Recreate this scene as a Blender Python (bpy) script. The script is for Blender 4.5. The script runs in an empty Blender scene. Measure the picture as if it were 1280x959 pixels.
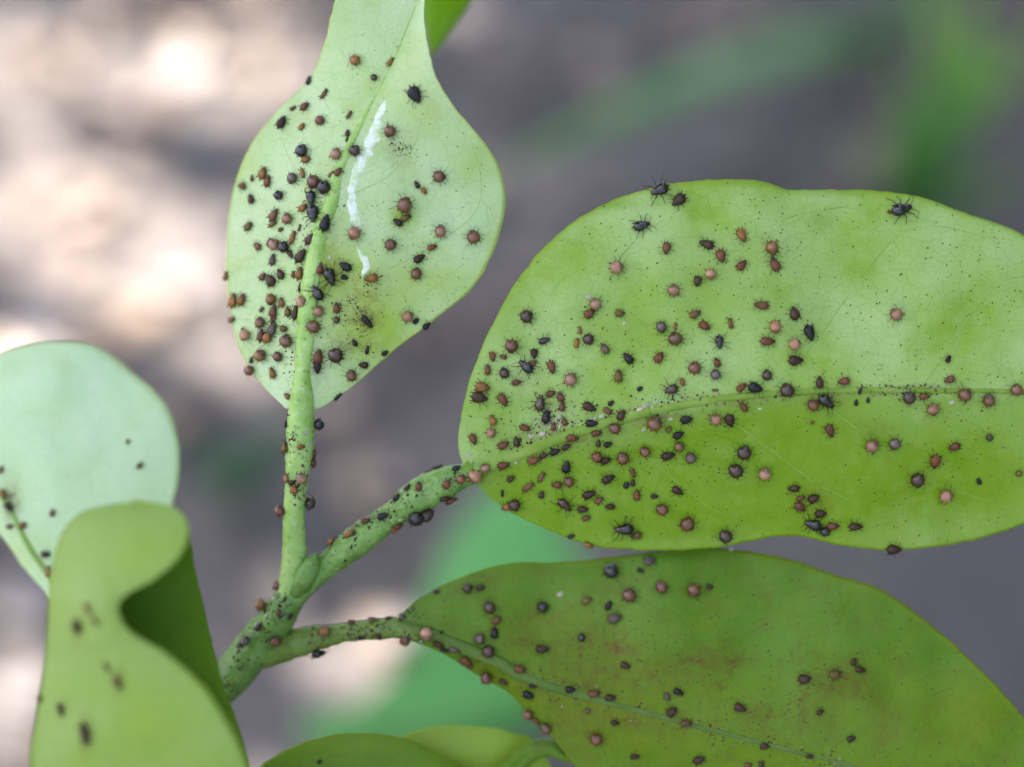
import bpy, math, random
from mathutils import Vector, Matrix, noise
from mathutils.bvhtree import BVHTree

random.seed(7)
R = math.radians
scn = bpy.context.scene
COL = scn.collection

# ------------------------------------------------------------------ camera
PITCH = R(40.0)
FOCUS = Vector((0.0, 0.0, 0.45))          # point on the optical axis that is in focus
DIST = 0.20                               # metres from lens to that point
LENS, SENS = 50.0, 36.0
FWD = Vector((0, math.cos(PITCH), -math.sin(PITCH)))
UPV = Vector((0, math.sin(PITCH), math.cos(PITCH)))
RGT = Vector((1, 0, 0))
CAMP = FOCUS - FWD * DIST
cd = bpy.data.cameras.new('camera')
cam = bpy.data.objects.new('camera', cd)
COL.objects.link(cam)
cam.location = CAMP
cam.rotation_euler = (R(90) - PITCH, 0, 0)
cd.lens, cd.sensor_width, cd.sensor_fit = LENS, SENS, 'HORIZONTAL'
cd.clip_start, cd.clip_end = 0.004, 500
cd.dof.use_dof = True
cd.dof.focus_distance = DIST + 0.0005
cd.dof.aperture_fstop = 4.2
scn.camera = cam

# ------------------------------------------------------------------ sky, sun, exposure
SUN_EL, SUN_AZ = R(66), R(-80)             # azimuth clockwise from +Y
SUN = Vector((math.cos(SUN_EL) * math.sin(SUN_AZ), math.cos(SUN_EL) * math.cos(SUN_AZ), math.sin(SUN_EL)))
w = bpy.data.worlds.new('World')
scn.world = w
w.use_nodes = True
wn = w.node_tree.nodes
sky = wn.new('ShaderNodeTexSky')
sky.sky_type = 'NISHITA'
sky.sun_disc = False
sky.sun_elevation, sky.sun_rotation = SUN_EL, SUN_AZ
sky.air_density, sky.dust_density, sky.ozone_density = 0.8, 4.0, 0.5
bg = wn['Background']
bg.inputs['Strength'].default_value = 0.15
w.node_tree.links.new(sky.outputs[0], bg.inputs[0])
ld = bpy.data.lights.new('sun', 'SUN')
ld.energy, ld.angle, ld.color = 5.0, R(0.53), (1.0, 0.93, 0.84)
lo = bpy.data.objects.new('sun', ld)
COL.objects.link(lo)
lo.rotation_euler = SUN.to_track_quat('Z', 'Y').to_euler()
scn.view_settings.view_transform = 'Standard'
scn.view_settings.look = 'None'
scn.view_settings.gamma = 1
scn.view_settings.exposure = 2.2
scn.render.engine = 'CYCLES'
scn.cycles.max_bounces = 5
scn.cycles.diffuse_bounces = 3
scn.cycles.glossy_bounces = 2
scn.cycles.transmission_bounces = 3

# ------------------------------------------------------------------ helpers
PXM = SENS / LENS / 1280.0
MMPX = PXM * DIST * 1000                   # millimetres per photo pixel in the focal plane


def P(px, py, z=0.0):
    """photo pixel + millimetres in front of the focal plane -> world point"""
    d = DIST - z * 0.001
    return CAMP + FWD * d + RGT * ((px - 640) * PXM * d) + UPV * ((479.5 - py) * PXM * d)


def raydir(px, py):
    return (FWD + RGT * ((px - 640) * PXM) + UPV * ((479.5 - py) * PXM)).normalized()


def ground_at(px, py, h=0.0):
    d = raydir(px, py)
    return CAMP + d * ((CAMP.z - h) / -d.z)


def mesh_obj(name, verts, faces, mats, parent=None, smooth=True, fmat=None):
    me = bpy.data.meshes.new(name)
    me.from_pydata([tuple(v) for v in verts], [], faces)
    for m in (mats if isinstance(mats, (list, tuple)) else [mats]):
        me.materials.append(m)
    if smooth:
        me.polygons.foreach_set('use_smooth', [True] * len(me.polygons))
    if fmat:
        me.polygons.foreach_set('material_index', fmat)
    me.update()
    o = bpy.data.objects.new(name, me)
    COL.objects.link(o)
    if parent:
        o.parent = parent
        o.matrix_parent_inverse = parent.matrix_world.inverted() if False else Matrix.Identity(4)
    return o


def empty(name, loc=(0, 0, 0)):
    o = bpy.data.objects.new(name, None)
    o.empty_display_size = 0.01
    COL.objects.link(o)
    o.location = loc
    return o


def tag(o, label=None, cat=None, group=None, kind=None):
    for k, v in (('label', label), ('category', cat), ('group', group), ('kind', kind)):
        if v:
            o[k] = v
    return o


def cr(pts, n):
    """Catmull-Rom through pts (tuples), n+1 samples by chord length"""
    pts = [Vector(p) if len(p) < 4 else p for p in pts]
    k = len(pts[0])
    P4 = [tuple(p) for p in pts]
    L = [0.0]
    for a, b in zip(P4, P4[1:]):
        L.append(L[-1] + max(1e-6, math.sqrt(sum((a[i] - b[i]) ** 2 for i in range(k)))))
    out = []
    seg = 0
    for i in range(n + 1):
        s = L[-1] * i / n
        while seg < len(P4) - 2 and s > L[seg + 1]:
            seg += 1
        t = (s - L[seg]) / (L[seg + 1] - L[seg])
        p1, p2 = P4[seg], P4[seg + 1]
        h = L[seg + 1] - L[seg]
        def tang(j):
            if j == 0:
                return [(P4[1][q] - P4[0][q]) / (L[1] - L[0]) for q in range(k)]
            if j == len(P4) - 1:
                return [(P4[-1][q] - P4[-2][q]) / (L[-1] - L[-2]) for q in range(k)]
            return [(P4[j + 1][q] - P4[j - 1][q]) / (L[j + 1] - L[j - 1]) for q in range(k)]
        m1, m2 = tang(seg), tang(seg + 1)
        t2, t3 = t * t, t * t * t
        out.append(tuple((2 * t3 - 3 * t2 + 1) * p1[q] + (t3 - 2 * t2 + t) * h * m1[q]
                         + (-2 * t3 + 3 * t2) * p2[q] + (t3 - t2) * h * m2[q] for q in range(k)))
    return out


def tube_data(pts, rads, sides=10, flat=1.0, bump=0.0, seed=0.0):
    """closed tube through world points; returns verts, faces"""
    vs, fs = [], []
    n = len(pts)
    ref = None
    for i, p in enumerate(pts):
        a, b = pts[max(0, i - 1)], pts[min(n - 1, i + 1)]
        t = (b - a).normalized()
        if ref is None:
            ref = t.orthogonal().normalized()
        x = (ref - t * ref.dot(t)).normalized()
        y = t.cross(x)
        ref = x
        for s in range(sides):
            an = 2 * math.pi * s / sides
            r = rads[i]
            if bump:
                q = p * 900 + Vector((math.cos(an), math.sin(an), seed)) * 1.3
                r *= 1 + bump * noise.noise(q)
            vs.append(p + (x * math.cos(an) + y * math.sin(an) * flat) * r)
    for i in range(n - 1):
        for s in range(sides):
            s2 = (s + 1) % sides
            fs.append((i * sides + s, i * sides + s2, (i + 1) * sides + s2, (i + 1) * sides + s))
    fs.append(tuple(reversed(range(sides))))
    fs.append(tuple(range((n - 1) * sides, n * sides)))
    return vs, fs


class NT:
    """small node-tree writer"""
    def __init__(self, name):
        self.m = bpy.data.materials.new(name)
        self.m.use_nodes = True
        self.t = self.m.node_tree
        self.t.nodes.clear()
        self.out = self.n('ShaderNodeOutputMaterial')

    def n(self, typ, **kw):
        o = self.t.nodes.new(typ)
        for k, v in kw.items():
            if k.startswith('i_'):
                o.inputs[k[2:].replace('_', ' ')].default_value = v
            else:
                setattr(o, k, v)
        return o

    def l(self, a, b):
        self.t.links.new(a, b)

    def val(self, sock, v):
        if hasattr(v, 'is_output') or isinstance(v, bpy.types.NodeSocket):
            self.l(v, sock)
        else:
            sock.default_value = v

    def mix(self, f, a, b, blend='MIX'):
        o = self.n('ShaderNodeMix', data_type='RGBA', blend_type=blend)
        self.val(o.inputs[0], f)
        self.val(o.inputs[6], a if not isinstance(a, tuple) else (*a, 1))
        self.val(o.inputs[7], b if not isinstance(b, tuple) else (*b, 1))
        return o.outputs[2]

    def math(self, op, a, b=0.0, clamp=False):
        o = self.n('ShaderNodeMath', operation=op, use_clamp=clamp)
        self.val(o.inputs[0], a)
        self.val(o.inputs[1], b)
        return o.outputs[0]

    def rng(self, v, a, b, c=0.0, d=1.0):
        o = self.n('ShaderNodeMapRange')
        self.val(o.inputs[0], v)
        for i, q in enumerate((a, b, c, d)):
            o.inputs[i + 1].default_value = q
        return o.outputs[0]

    def noise(self, vec, scale, detail=3.0, rough=0.55):
        o = self.n('ShaderNodeTexNoise')
        o.inputs['Scale'].default_value = scale
        o.inputs['Detail'].default_value = detail
        o.inputs['Roughness'].default_value = rough
        if vec is not None:
            self.l(vec, o.inputs['Vector'])
        return o.outputs[0]

    def vor(self, vec, scale, feature='F1', rnd=1.0):
        o = self.n('ShaderNodeTexVoronoi', feature=feature)
        o.inputs['Scale'].default_value = scale
        o.inputs['Randomness'].default_value = rnd
        self.l(vec, o.inputs['Vector'])
        return o.outputs[0]

    def attr(self, name):
        return self.n('ShaderNodeAttribute', attribute_name=name).outputs['Fac']

    def bump(self, h, strength, dist):
        o = self.n('ShaderNodeBump')
        o.inputs['Strength'].default_value = strength
        o.inputs['Distance'].default_value = dist
        self.l(h, o.inputs['Height'])
        return o.outputs[0]

    def bsdf(self, col, rough=0.5, spec=0.5, normal=None, **kw):
        o = self.n('ShaderNodeBsdfPrincipled')
        self.val(o.inputs['Base Color'], col if not isinstance(col, tuple) else (*col, 1))
        self.val(o.inputs['Roughness'], rough)
        o.inputs['Specular IOR Level'].default_value = spec
        if normal is not None:
            self.l(normal, o.inputs['Normal'])
        for k, v in kw.items():
            o.inputs[k.replace('_', ' ')].default_value = v
        return o.outputs[0]

    def done(self, sh):
        self.l(sh, self.out.inputs[0])
        return self.m


# ------------------------------------------------------------------ materials
def leaf_mat(name, base, pale, yellow, trans, tw=0.3, rough=0.42, spec=0.5, vein=0.13, dots=0.5, dirt=0.0):
    t = NT(name)
    uv = t.n('ShaderNodeUVMap', uv_map='mm').outputs[0]
    big = t.noise(uv, 0.075, 2.0)
    med = t.noise(uv, 0.35, 4.0, 0.6)
    fine = t.noise(uv, 2.2, 3.0, 0.6)
    col = t.mix(t.rng(big, 0.38, 0.66), base, pale)
    col = t.mix(t.math('MULTIPLY', t.rng(med, 0.35, 0.7), 0.5), col, pale)
    col = t.mix(t.math('MULTIPLY', t.rng(t.noise(uv, 0.16, 3.0), 0.5, 0.75), 0.4), col, yellow)
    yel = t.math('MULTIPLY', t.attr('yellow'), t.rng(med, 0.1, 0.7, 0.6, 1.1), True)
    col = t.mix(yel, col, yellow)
    # net of fine veins
    warp = t.n('ShaderNodeVectorMath', operation='ADD')
    wn_ = t.n('ShaderNodeTexNoise')
    wn_.inputs['Scale'].default_value = 0.5
    t.l(uv, wn_.inputs['Vector'])
    t.l(uv, warp.inputs[0])
    t.l(wn_.outputs['Color'], warp.inputs[1])
    net = t.vor(warp.outputs[0], 0.42, 'DISTANCE_TO_EDGE')
    net2 = t.vor(warp.outputs[0], 1.25, 'DISTANCE_TO_EDGE')
    nl = t.math('SUBTRACT', 1.0, t.rng(net, 0.0, 0.055))
    nl2 = t.math('SUBTRACT', 1.0, t.rng(net2, 0.0, 0.09))
    dk = tuple(c * 0.62 for c in base)
    col = t.mix(t.math('MULTIPLY', nl, vein), col, dk)
    col = t.mix(t.math('MULTIPLY', nl2, vein * 0.45), col, dk)
    col = t.mix(t.rng(fine, 0.3, 0.7, 0.0, 0.22), col, dk)
    # oil glands: fine dots
    dd = t.vor(uv, 1.5)
    dsel = t.noise(uv, 0.9, 1.0)
    dot = t.math('MULTIPLY', t.math('SUBTRACT', 1.0, t.rng(dd, 0.07, 0.16)), t.rng(dsel, 0.5, 0.62))
    col = t.mix(t.math('MULTIPLY', dot, dots), col, (base[0] * 0.42, base[1] * 0.36, base[2] * 0.3))
    # stains with broken outline
    st = t.math('MULTIPLY', t.math('ADD', t.math('MULTIPLY', t.attr('stain'), 1.5), t.rng(t.noise(uv, 0.22, 4.0, 0.65), 0.48, 0.7, 0.0, dirt), True), t.rng(t.noise(uv, 0.8, 5.0, 0.7), 0.34, 0.62), True)
    col = t.mix(st, col, (0.115, 0.05, 0.014))
    # thin paler rim
    col = t.mix(t.math('MULTIPLY', t.attr('rim'), 0.65), col, (min(1, yellow[0] * 1.25), yellow[1] * 1.1, yellow[2] * 1.3))
    h = t.math('ADD', t.math('MULTIPLY', nl, -0.35), t.math('ADD', t.math('MULTIPLY', med, 0.9), t.math('MULTIPLY', fine, 0.35)))
    nrm = t.bump(h, 0.4, 0.00022)
    rg = t.rng(med, 0.3, 0.7, rough - 0.06, rough + 0.1)
    sh = t.bsdf(col, rg, spec, nrm)
    tr = t.n('ShaderNodeBsdfTranslucent')
    tcol = t.mix(0.55, trans, col)
    t.l(tcol, tr.inputs[0])
    mx = t.n('ShaderNodeMixShader')
    mx.inputs[0].default_value = tw
    t.l(sh, mx.inputs[1])
    t.l(tr.outputs[0], mx.inputs[2])
    return t.done(mx.outputs[0])


def plain_leafy(name, col, col2, tw=0.3, rough=0.45, scale=200.0):
    t = NT(name)
    tc = t.n('ShaderNodeTexCoord').outputs['Object']
    c = t.mix(t.rng(t.noise(tc, scale, 3.0), 0.35, 0.65), col, col2)
    sh = t.bsdf(c, rough, 0.5)
    tr = t.n('ShaderNodeBsdfTranslucent')
    t.l(c, tr.inputs[0])
    mx = t.n('ShaderNodeMixShader')
    mx.inputs[0].default_value = tw
    t.l(sh, mx.inputs[1])
    t.l(tr.outputs[0], mx.inputs[2])
    return t.done(mx.outputs[0])


def stem_mat(name, a, b, c):
    t = NT(name)
    tc = t.n('ShaderNodeTexCoord').outputs['Object']
    n1 = t.noise(tc, 260.0, 4.0, 0.6)
    n2 = t.noise(tc, 1100.0, 3.0, 0.6)
    col = t.mix(t.rng(n1, 0.35, 0.65), a, b)
    col = t.mix(t.rng(n2, 0.52, 0.75, 0, 0.7), col, c)
    d = t.vor(tc, 900.0)
    col = t.mix(t.math('MULTIPLY', t.math('SUBTRACT', 1.0, t.rng(d, 0.1, 0.3)), 0.5), col, (0.05, 0.05, 0.015))
    sh = t.bsdf(col, t.rng(n1, 0.3, 0.7, 0.38, 0.6), 0.45, t.bump(t.math('ADD', n1, t.math('MULTIPLY', n2, 0.5)), 0.5, 0.0004),
                Subsurface_Weight=0.12, Subsurface_Scale=0.001)
    return t.done(sh)


def bug_mat(name, rough, spec, dark=0.55, scale=1500.0, coat=0.0):
    """colour comes from the object's own colour"""
    t = NT(name)
    oi = t.n('ShaderNodeObjectInfo')
    tc = t.n('ShaderNodeTexCoord').outputs['Object']
    nz = t.noise(tc, scale, 3.0, 0.6)
    dk = t.mix(1.0, oi.outputs['Color'], (dark, dark * 0.86, dark * 0.75), 'MULTIPLY')
    col = t.mix(t.rng(nz, 0.32, 0.68), oi.outputs['Color'], dk)
    # dark bands across the back (segments)
    wv = t.n('ShaderNodeTexWave', wave_type='BANDS', bands_direction='X')
    wv.inputs['Scale'].default_value = scale * 0.55
    wv.inputs['Distortion'].default_value = 1.2
    t.l(tc, wv.inputs['Vector'])
    col = t.mix(t.rng(wv.outputs[1], 0.62, 0.95, 0.0, 0.35), col, dk)
    sx = t.n('ShaderNodeSeparateXYZ')
    t.l(tc, sx.inputs[0])
    col = t.mix(t.rng(sx.outputs[0], 0.00012, 0.00036, 0.0, 0.75), col, t.mix(0.6, dk, (0.02, 0.012, 0.008)))
    nrm = t.bump(t.math('ADD', nz, t.math('MULTIPLY', wv.outputs[1], 0.5)), 0.5, 0.00008)
    sh = t.bsdf(col, rough, spec, nrm, Coat_Weight=coat, Coat_Roughness=0.2)
    return t.done(sh)


def flat_mat(name, col, rough=0.6, spec=0.4, var=0.3, scale=800.0):
    t = NT(name)
    tc = t.n('ShaderNodeTexCoord').outputs['Object']
    nz = t.noise(tc, scale, 3.0)
    c = t.mix(t.rng(nz, 0.3, 0.7), col, tuple(x * (1 - var) for x in col))
    return t.done(t.bsdf(c, rough, spec))


# underside pigment, leaf by leaf; A and G also carry light from the left
M_A = leaf_mat('underside_young', (0.44, 0.61, 0.25), (0.56, 0.71, 0.41), (0.33, 0.48, 0.04), (0.44, 0.64, 0.08), 0.30, spec=0.35)
M_B = leaf_mat('underside_large', (0.25, 0.41, 0.045), (0.38, 0.54, 0.20), (0.155, 0.285, 0.001), (0.34, 0.54, 0.01), 0.30, dots=0.8, spec=0.25, dirt=0.08)
M_C = leaf_mat('underside_dark', (0.085, 0.19, 0.008), (0.12, 0.235, 0.03), (0.145, 0.215, 0.003), (0.18, 0.36, 0.01), 0.22, dots=0.7, spec=0.14, dirt=0.5)
M_G = leaf_mat('underside_pale', (0.56, 0.76, 0.46), (0.62, 0.79, 0.52), (0.46, 0.62, 0.22), (0.44, 0.66, 0.16), 0.30, spec=0.2)
M_H = leaf_mat('underside_curled', (0.21, 0.345, 0.055), (0.26, 0.39, 0.095), (0.24, 0.36, 0.03), (0.26, 0.46, 0.03), 0.22, spec=0.25)
M_E = leaf_mat('underside_small', (0.10, 0.20, 0.008), (0.13, 0.24, 0.02), (0.20, 0.30, 0.012), (0.22, 0.42, 0.02), 0.25, spec=0.2)
M_F = leaf_mat('underside_yellowish', (0.22, 0.36, 0.025), (0.27, 0.40, 0.05), (0.26, 0.38, 0.02), (0.34, 0.52, 0.02), 0.30, spec=0.25)
M_TOP = leaf_mat('upper_side', (0.24, 0.46, 0.008), (0.29, 0.52, 0.012), (0.3, 0.5, 0.01), (0.6, 0.85, 0.01), 0.6, rough=0.33, vein=0.12, dots=0.2)
M_TOPD = leaf_mat('upper_side_deep', (0.095, 0.205, 0.006), (0.115, 0.235, 0.01), (0.1, 0.2, 0.01), (0.1, 0.22, 0.01), 0.15, rough=0.5, spec=0.12, vein=0.05, dots=0.2)
M_MID = plain_leafy('midrib_green', (0.22, 0.38, 0.045), (0.34, 0.50, 0.15), 0.2, 0.5, 300)
M_MIDB = plain_leafy('midrib_mossy', (0.15, 0.27, 0.015), (0.22, 0.35, 0.05), 0.25, 0.7, 300)
M_MIDC = plain_leafy('midrib_grey_green', (0.06, 0.12, 0.008), (0.085, 0.15, 0.02), 0.1, 0.8, 300)
M_VEIN = plain_leafy('vein_green', (0.21, 0.35, 0.055), (0.25, 0.40, 0.08), 0.25, 0.55, 500)
M_VEINA = plain_leafy('vein_pale', (0.33, 0.50, 0.13), (0.37, 0.54, 0.17), 0.25, 0.55, 500)
M_VEINC = plain_leafy('vein_dark', (0.08, 0.17, 0.012), (0.10, 0.20, 0.02), 0.2, 0.6, 500)
M_STEM = stem_mat('stem_green', (0.06, 0.15, 0.012), (0.13, 0.26, 0.045), (0.20, 0.30, 0.11))
M_PET = stem_mat('petiole_green', (0.19, 0.35, 0.05), (0.30, 0.46, 0.13), (0.38, 0.48, 0.25))
M_PETB = stem_mat('petiole_mid_green', (0.075, 0.18, 0.016), (0.16, 0.30, 0.06), (0.25, 0.36, 0.14))
M_PETC = stem_mat('petiole_olive', (0.085, 0.16, 0.012), (0.13, 0.22, 0.03), (0.10, 0.075, 0.02))
M_ROUND = bug_mat('swollen_body', 0.34, 0.6, 0.62, 1300)
M_SLIM = bug_mat('slim_body', 0.42, 0.3, 0.5, 1500)
M_BLACK = bug_mat('glossy_body', 0.25, 0.5, 0.6, 1500, 0.15)
M_LEG = flat_mat('leg_brown', (0.035, 0.018, 0.008), 0.6, 0.2)
M_LEGP = flat_mat('leg_amber', (0.16, 0.085, 0.025), 0.5)
M_SKIN = flat_mat('shed_skin', (0.50, 0.48, 0.38), 0.6, 0.4, 0.5, 3000)
t = NT('silvery_scar')
tc = t.n('ShaderNodeTexCoord').outputs['Object']
c_ = t.mix(t.rng(t.noise(tc, 700.0, 4.0, 0.7), 0.42, 0.6), (0.60, 0.66, 0.60), (0.42, 0.56, 0.27))
c_ = t.mix(t.rng(t.noise(tc, 1800.0, 3.0, 0.7), 0.6, 0.75), c_, (0.42, 0.36, 0.28))
M_SCAR = t.done(t.bsdf(c_, 0.4, 0.5, t.bump(t.noise(tc, 1500.0, 4.0, 0.7), 0.8, 0.0002)))
M_SPECK = flat_mat('speck_dark', (0.055, 0.06, 0.012), 0.7, 0.3, 0.7, 150)
M_CRUST = flat_mat('crust_brown', (0.10, 0.05, 0.02), 0.8, 0.3, 0.5, 1500)
M_MOULD = flat_mat('mould_grey', (0.27, 0.28, 0.19), 0.85, 0.2, 0.6, 1700)

# ------------------------------------------------------------------ ground and litter
t = NT('soil')
tc = t.n('ShaderNodeTexCoord').outputs['Object']
n1 = t.noise(tc, 5.0, 4.0, 0.6)
n2 = t.noise(tc, 45.0, 5.0, 0.65)
c_ = t.mix(t.rng(n1, 0.35, 0.65), (0.115, 0.105, 0.102), (0.20, 0.17, 0.155))
c_ = t.mix(t.rng(n2, 0.4, 0.7), c_, (0.07, 0.062, 0.062))
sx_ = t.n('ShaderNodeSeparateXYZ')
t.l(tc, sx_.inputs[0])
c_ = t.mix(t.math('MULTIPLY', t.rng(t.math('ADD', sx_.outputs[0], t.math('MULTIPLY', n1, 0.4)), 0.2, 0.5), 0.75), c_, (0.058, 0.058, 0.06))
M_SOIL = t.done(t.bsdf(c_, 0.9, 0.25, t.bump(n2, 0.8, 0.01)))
gv, gf = [], []
NG = 90
rows = [(-1.0 + 2.0 * i / NG) for i in range(NG + 1)]
ext = lambda s: (1.6 * s + 118.4 * (s ** 9))
for iy, a in enumerate(rows):
    for ix, b in enumerate(rows):
        x, y = ext(b), 0.9 + ext(a)
        q = math.hypot(x, y - 0.9)
        zz = (0.018 * noise.noise(Vector((x * 3, y * 3, 1))) + 0.010 * noise.noise(Vector((x * 11, y * 11, 4)))) * (1 if q < 3 else 0.3)
        gv.append((x, y, zz))
for iy in range(NG):
    for ix in range(NG):
        k = iy * (NG + 1) + ix
        gf.append((k, k + 1, k + NG + 2, k + NG + 1))
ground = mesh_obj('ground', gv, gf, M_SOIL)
tag(ground, 'bare grey brown soil under the plant', None, None, 'structure')
GB = BVHTree.FromPolygons([Vector(v) for v in gv], gf)


def gz(x, y):
    h = GB.ray_cast(Vector((x, y, 2)), Vector((0, 0, -1)))
    return h[0].z if h[0] else 0.0


# dry leaf litter: far too many to count, one mass
t = NT('dry_litter')
ca = t.n('ShaderNodeAttribute', attribute_name='tint').outputs['Color']
M_LIT = t.done(t.bsdf(t.mix(t.rng(t.noise(t.n('ShaderNodeTexCoord').outputs['Object'], 90.0), 0.3, 0.7, 0, 0.35), ca, (0.10, 0.07, 0.05)), 0.75, 0.3))
lv, lf, lc = [], [], []
pal = [(0.42, 0.32, 0.25), (0.50, 0.40, 0.32), (0.30, 0.23, 0.20), (0.22, 0.20, 0.20), (0.36, 0.33, 0.32), (0.46, 0.34, 0.24), (0.18, 0.15, 0.14)]
rl = random.Random(21)
for i in range(2600):
    x, y = rl.uniform(-1.1, 1.1), rl.uniform(0.1, 2.4)
    dens = 0.5 + 0.5 * noise.noise(Vector((x * 2.3, y * 2.3, 9))) + (0.4 if x < -0.05 else -0.12)
    if rl.random() > dens:
        continue
    L, W = rl.uniform(0.018, 0.06), rl.uniform(0.008, 0.022)
    a = rl.uniform(0, 6.283)
    rot = Matrix.Rotation(a, 3, 'Z') @ Matrix.Rotation(rl.gauss(0, 0.35), 3, 'X') @ Matrix.Rotation(rl.gauss(0, 0.3), 3, 'Y')
    cu = rl.uniform(0.1, 0.5) * W
    b0 = len(lv)
    z0 = gz(x, y) + rl.uniform(0.002, 0.014)
    for (u, wd) in ((-1, 0.05), (-0.5, 0.8), (0.1, 1.0), (0.6, 0.65), (1, 0.04)):
        for s in (-1, 0, 1):
            p = rot @ Vector((u * L * 0.5, s * wd * W, cu * s * s + 0.15 * L * u * u))
            lv.append((x + p.x, y + p.y, z0 + p.z))
    for r_ in range(4):
        for s in range(2):
            k = b0 + r_ * 3 + s
            lf.append((k, k + 1, k + 4, k + 3))
    cc = rl.choice(pal)
    f_ = rl.uniform(0.8, 1.2) * (0.95 if x < -0.02 else 0.5)  # tint paler on the left, standing in for stronger sun there
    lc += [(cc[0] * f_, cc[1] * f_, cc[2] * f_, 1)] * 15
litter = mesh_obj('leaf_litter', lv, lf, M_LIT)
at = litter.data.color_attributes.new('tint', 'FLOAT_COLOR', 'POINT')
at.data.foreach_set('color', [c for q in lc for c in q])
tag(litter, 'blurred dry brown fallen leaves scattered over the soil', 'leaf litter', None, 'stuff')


# grass clumps and weeds behind the plant
def ribbon(pts, wids, side, cup=0.25):
    vs, fs = [], []
    n = len(pts)
    for i, p in enumerate(pts):
        a, b = pts[max(0, i - 1)], pts[min(n - 1, i + 1)]
        tdir = (b - a).normalized()
        s = (side - tdir * side.dot(tdir)).normalized()
        nn = tdir.cross(s)
        for q in (-1, -0.5, 0, 0.5, 1):
            vs.append(p + s * (q * wids[i]) + nn * (cup * wids[i] * q * q))
    for i in range(n - 1):
        for q in range(4):
            k = i * 5 + q
            fs.append((k, k + 1, k + 6, k + 5))
    return vs, fs


M_GR1 = plain_leafy('grass_green', (0.10, 0.26, 0.06), (0.14, 0.33, 0.085), 0.35, 0.4, 40)
M_GR2 = plain_leafy('grass_bright', (0.17, 0.37, 0.05), (0.23, 0.45, 0.07), 0.4, 0.4, 40)
M_DULL = plain_leafy('weed_dull', (0.085, 0.17, 0.095), (0.11, 0.20, 0.12), 0.25, 0.5, 30)
M_WEED = plain_leafy('weed_green', (0.13, 0.40, 0.10), (0.18, 0.48, 0.14), 0.35, 0.4, 30)


def blade(parent, root, tip_, mid_, wid, mat):
    pts = [Vector(p) for p in cr([tuple(root), tuple(mid_), tuple(tip_)], 14)]
    w_ = [wid * (0.45 + 0.55 * math.sin(min(1, i / 14 * 1.6) * 1.57)) * (1 - (i / 14) ** 3) + 0.0004 for i in range(15)]
    side = (pts[-1] - pts[0]).cross(Vector((0, 0, 1)))
    if side.length < 1e-4:
        side = Vector((1, 0, 0))
    side = (side.normalized() * 0.6 + RGT * 0.0 + UPV * 0.4)
    v, f = ribbon(pts, w_, side.normalized())
    inv = Vector(parent.location)
    return mesh_obj('blade', [q - inv for q in v], f, mat, parent)


def Pd(px, py, d):
    """point seen at this pixel, d metres from the lens along the axis"""
    return CAMP + FWD * d + RGT * ((px - 640) * PXM * d) + UPV * ((479.5 - py) * PXM * d)


def clump(label, base_px, blades_, mat, group=None):
    g = ground_at(*base_px)
    g.z = gz(g.x, g.y) - 0.004
    e = empty('grass_clump', g)
    tag(e, label, 'grass', group)
    for (m_, t_, wd) in blades_:
        blade(e, g + Vector((random.uniform(-.006, .006), random.uniform(-.006, .006), 0)), Pd(*t_), Pd(*m_), wd, mat)
    return e


clump('blurred grass clump with one long blade slanting over the soil', (1090, 40),
      [((880, 92, 0.86), (600, 222, 0.74), 0.018), ((1010, 20, 1.1), (900, -40, 1.0), 0.008), ((960, 75, 0.95), (760, 130, 0.85), 0.012), ((1150, -10, 1.1), (1230, -60, 1.0), 0.012)], M_GR1)
clump('blurred bright green upright grass clump beyond the large leaf', (1195, 150),
      [((1180, 60, 0.95), (1150, -60, 0.86), 0.016), ((1205, 70, 0.93), (1230, -50, 0.86), 0.014), ((1240, 110, 0.95), (1330, 10, 0.9), 0.012), ((1150, 120, 0.97), (1090, 30, 0.95), 0.010)], M_GR2)
clump('blurred dull green low grass clump at the grey soil edge', (1120, 260),
      [((1090, 200, 0.95), (1030, 150, 0.92), 0.016), ((1140, 150, 0.92), (1110, 60, 0.88), 0.016), ((1190, 120, 0.9), (1260, 40, 0.86), 0.016), ((1180, 200, 0.95), (1220, 150, 0.92), 0.013), ((1230, 230, .93), (1300, 210, .9), 0.012)], M_GR1)


def weed(label, base_px, leaves, mat):
    g = ground_at(*base_px)
    g.z = gz(g.x, g.y) - 0.004
    e = empty('weed_plant', g)
    tag(e, label, 'weed')
    for (m_, t_, wd) in leaves:
        pts = [Vector(p) for p in cr([tuple(g), tuple(Pd(*m_)), tuple(Pd(*t_))], 16)]
        w_ = [wd * (0.08 if i < 4 else max(0.03, math.sin((i - 3) / 13 * math.pi) ** 0.7)) for i in range(17)]
        v, f = ribbon(pts, w_, (RGT * 0.8 + UPV * 0.3).normalized(), 0.2)
        mesh_obj('leaf', [q - g for q in v], f, mat, e)
    return e


weed('blurred bright green broad weed leaves below the forked stem', (640, 930),
     [((600, 905, 0.58), (590, 790, 0.5), 0.048), ((640, 860, 0.62), (640, 600, 0.6), 0.040), ((500, 930, 0.6), (380, 900, 0.55), 0.030), ((720, 880, 0.62), (800, 760, 0.6), 0.030)], M_WEED)
weed('blurred small blue green weed on the soil beside the pale leaf', (300, 640),
     [((290, 600, 0.78), (250, 560, 0.74), 0.018), ((320, 580, 0.78), (350, 530, 0.75), 0.016), ((270, 640, 0.76), (230, 650, 0.74), 0.014)], M_DULL)


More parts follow.
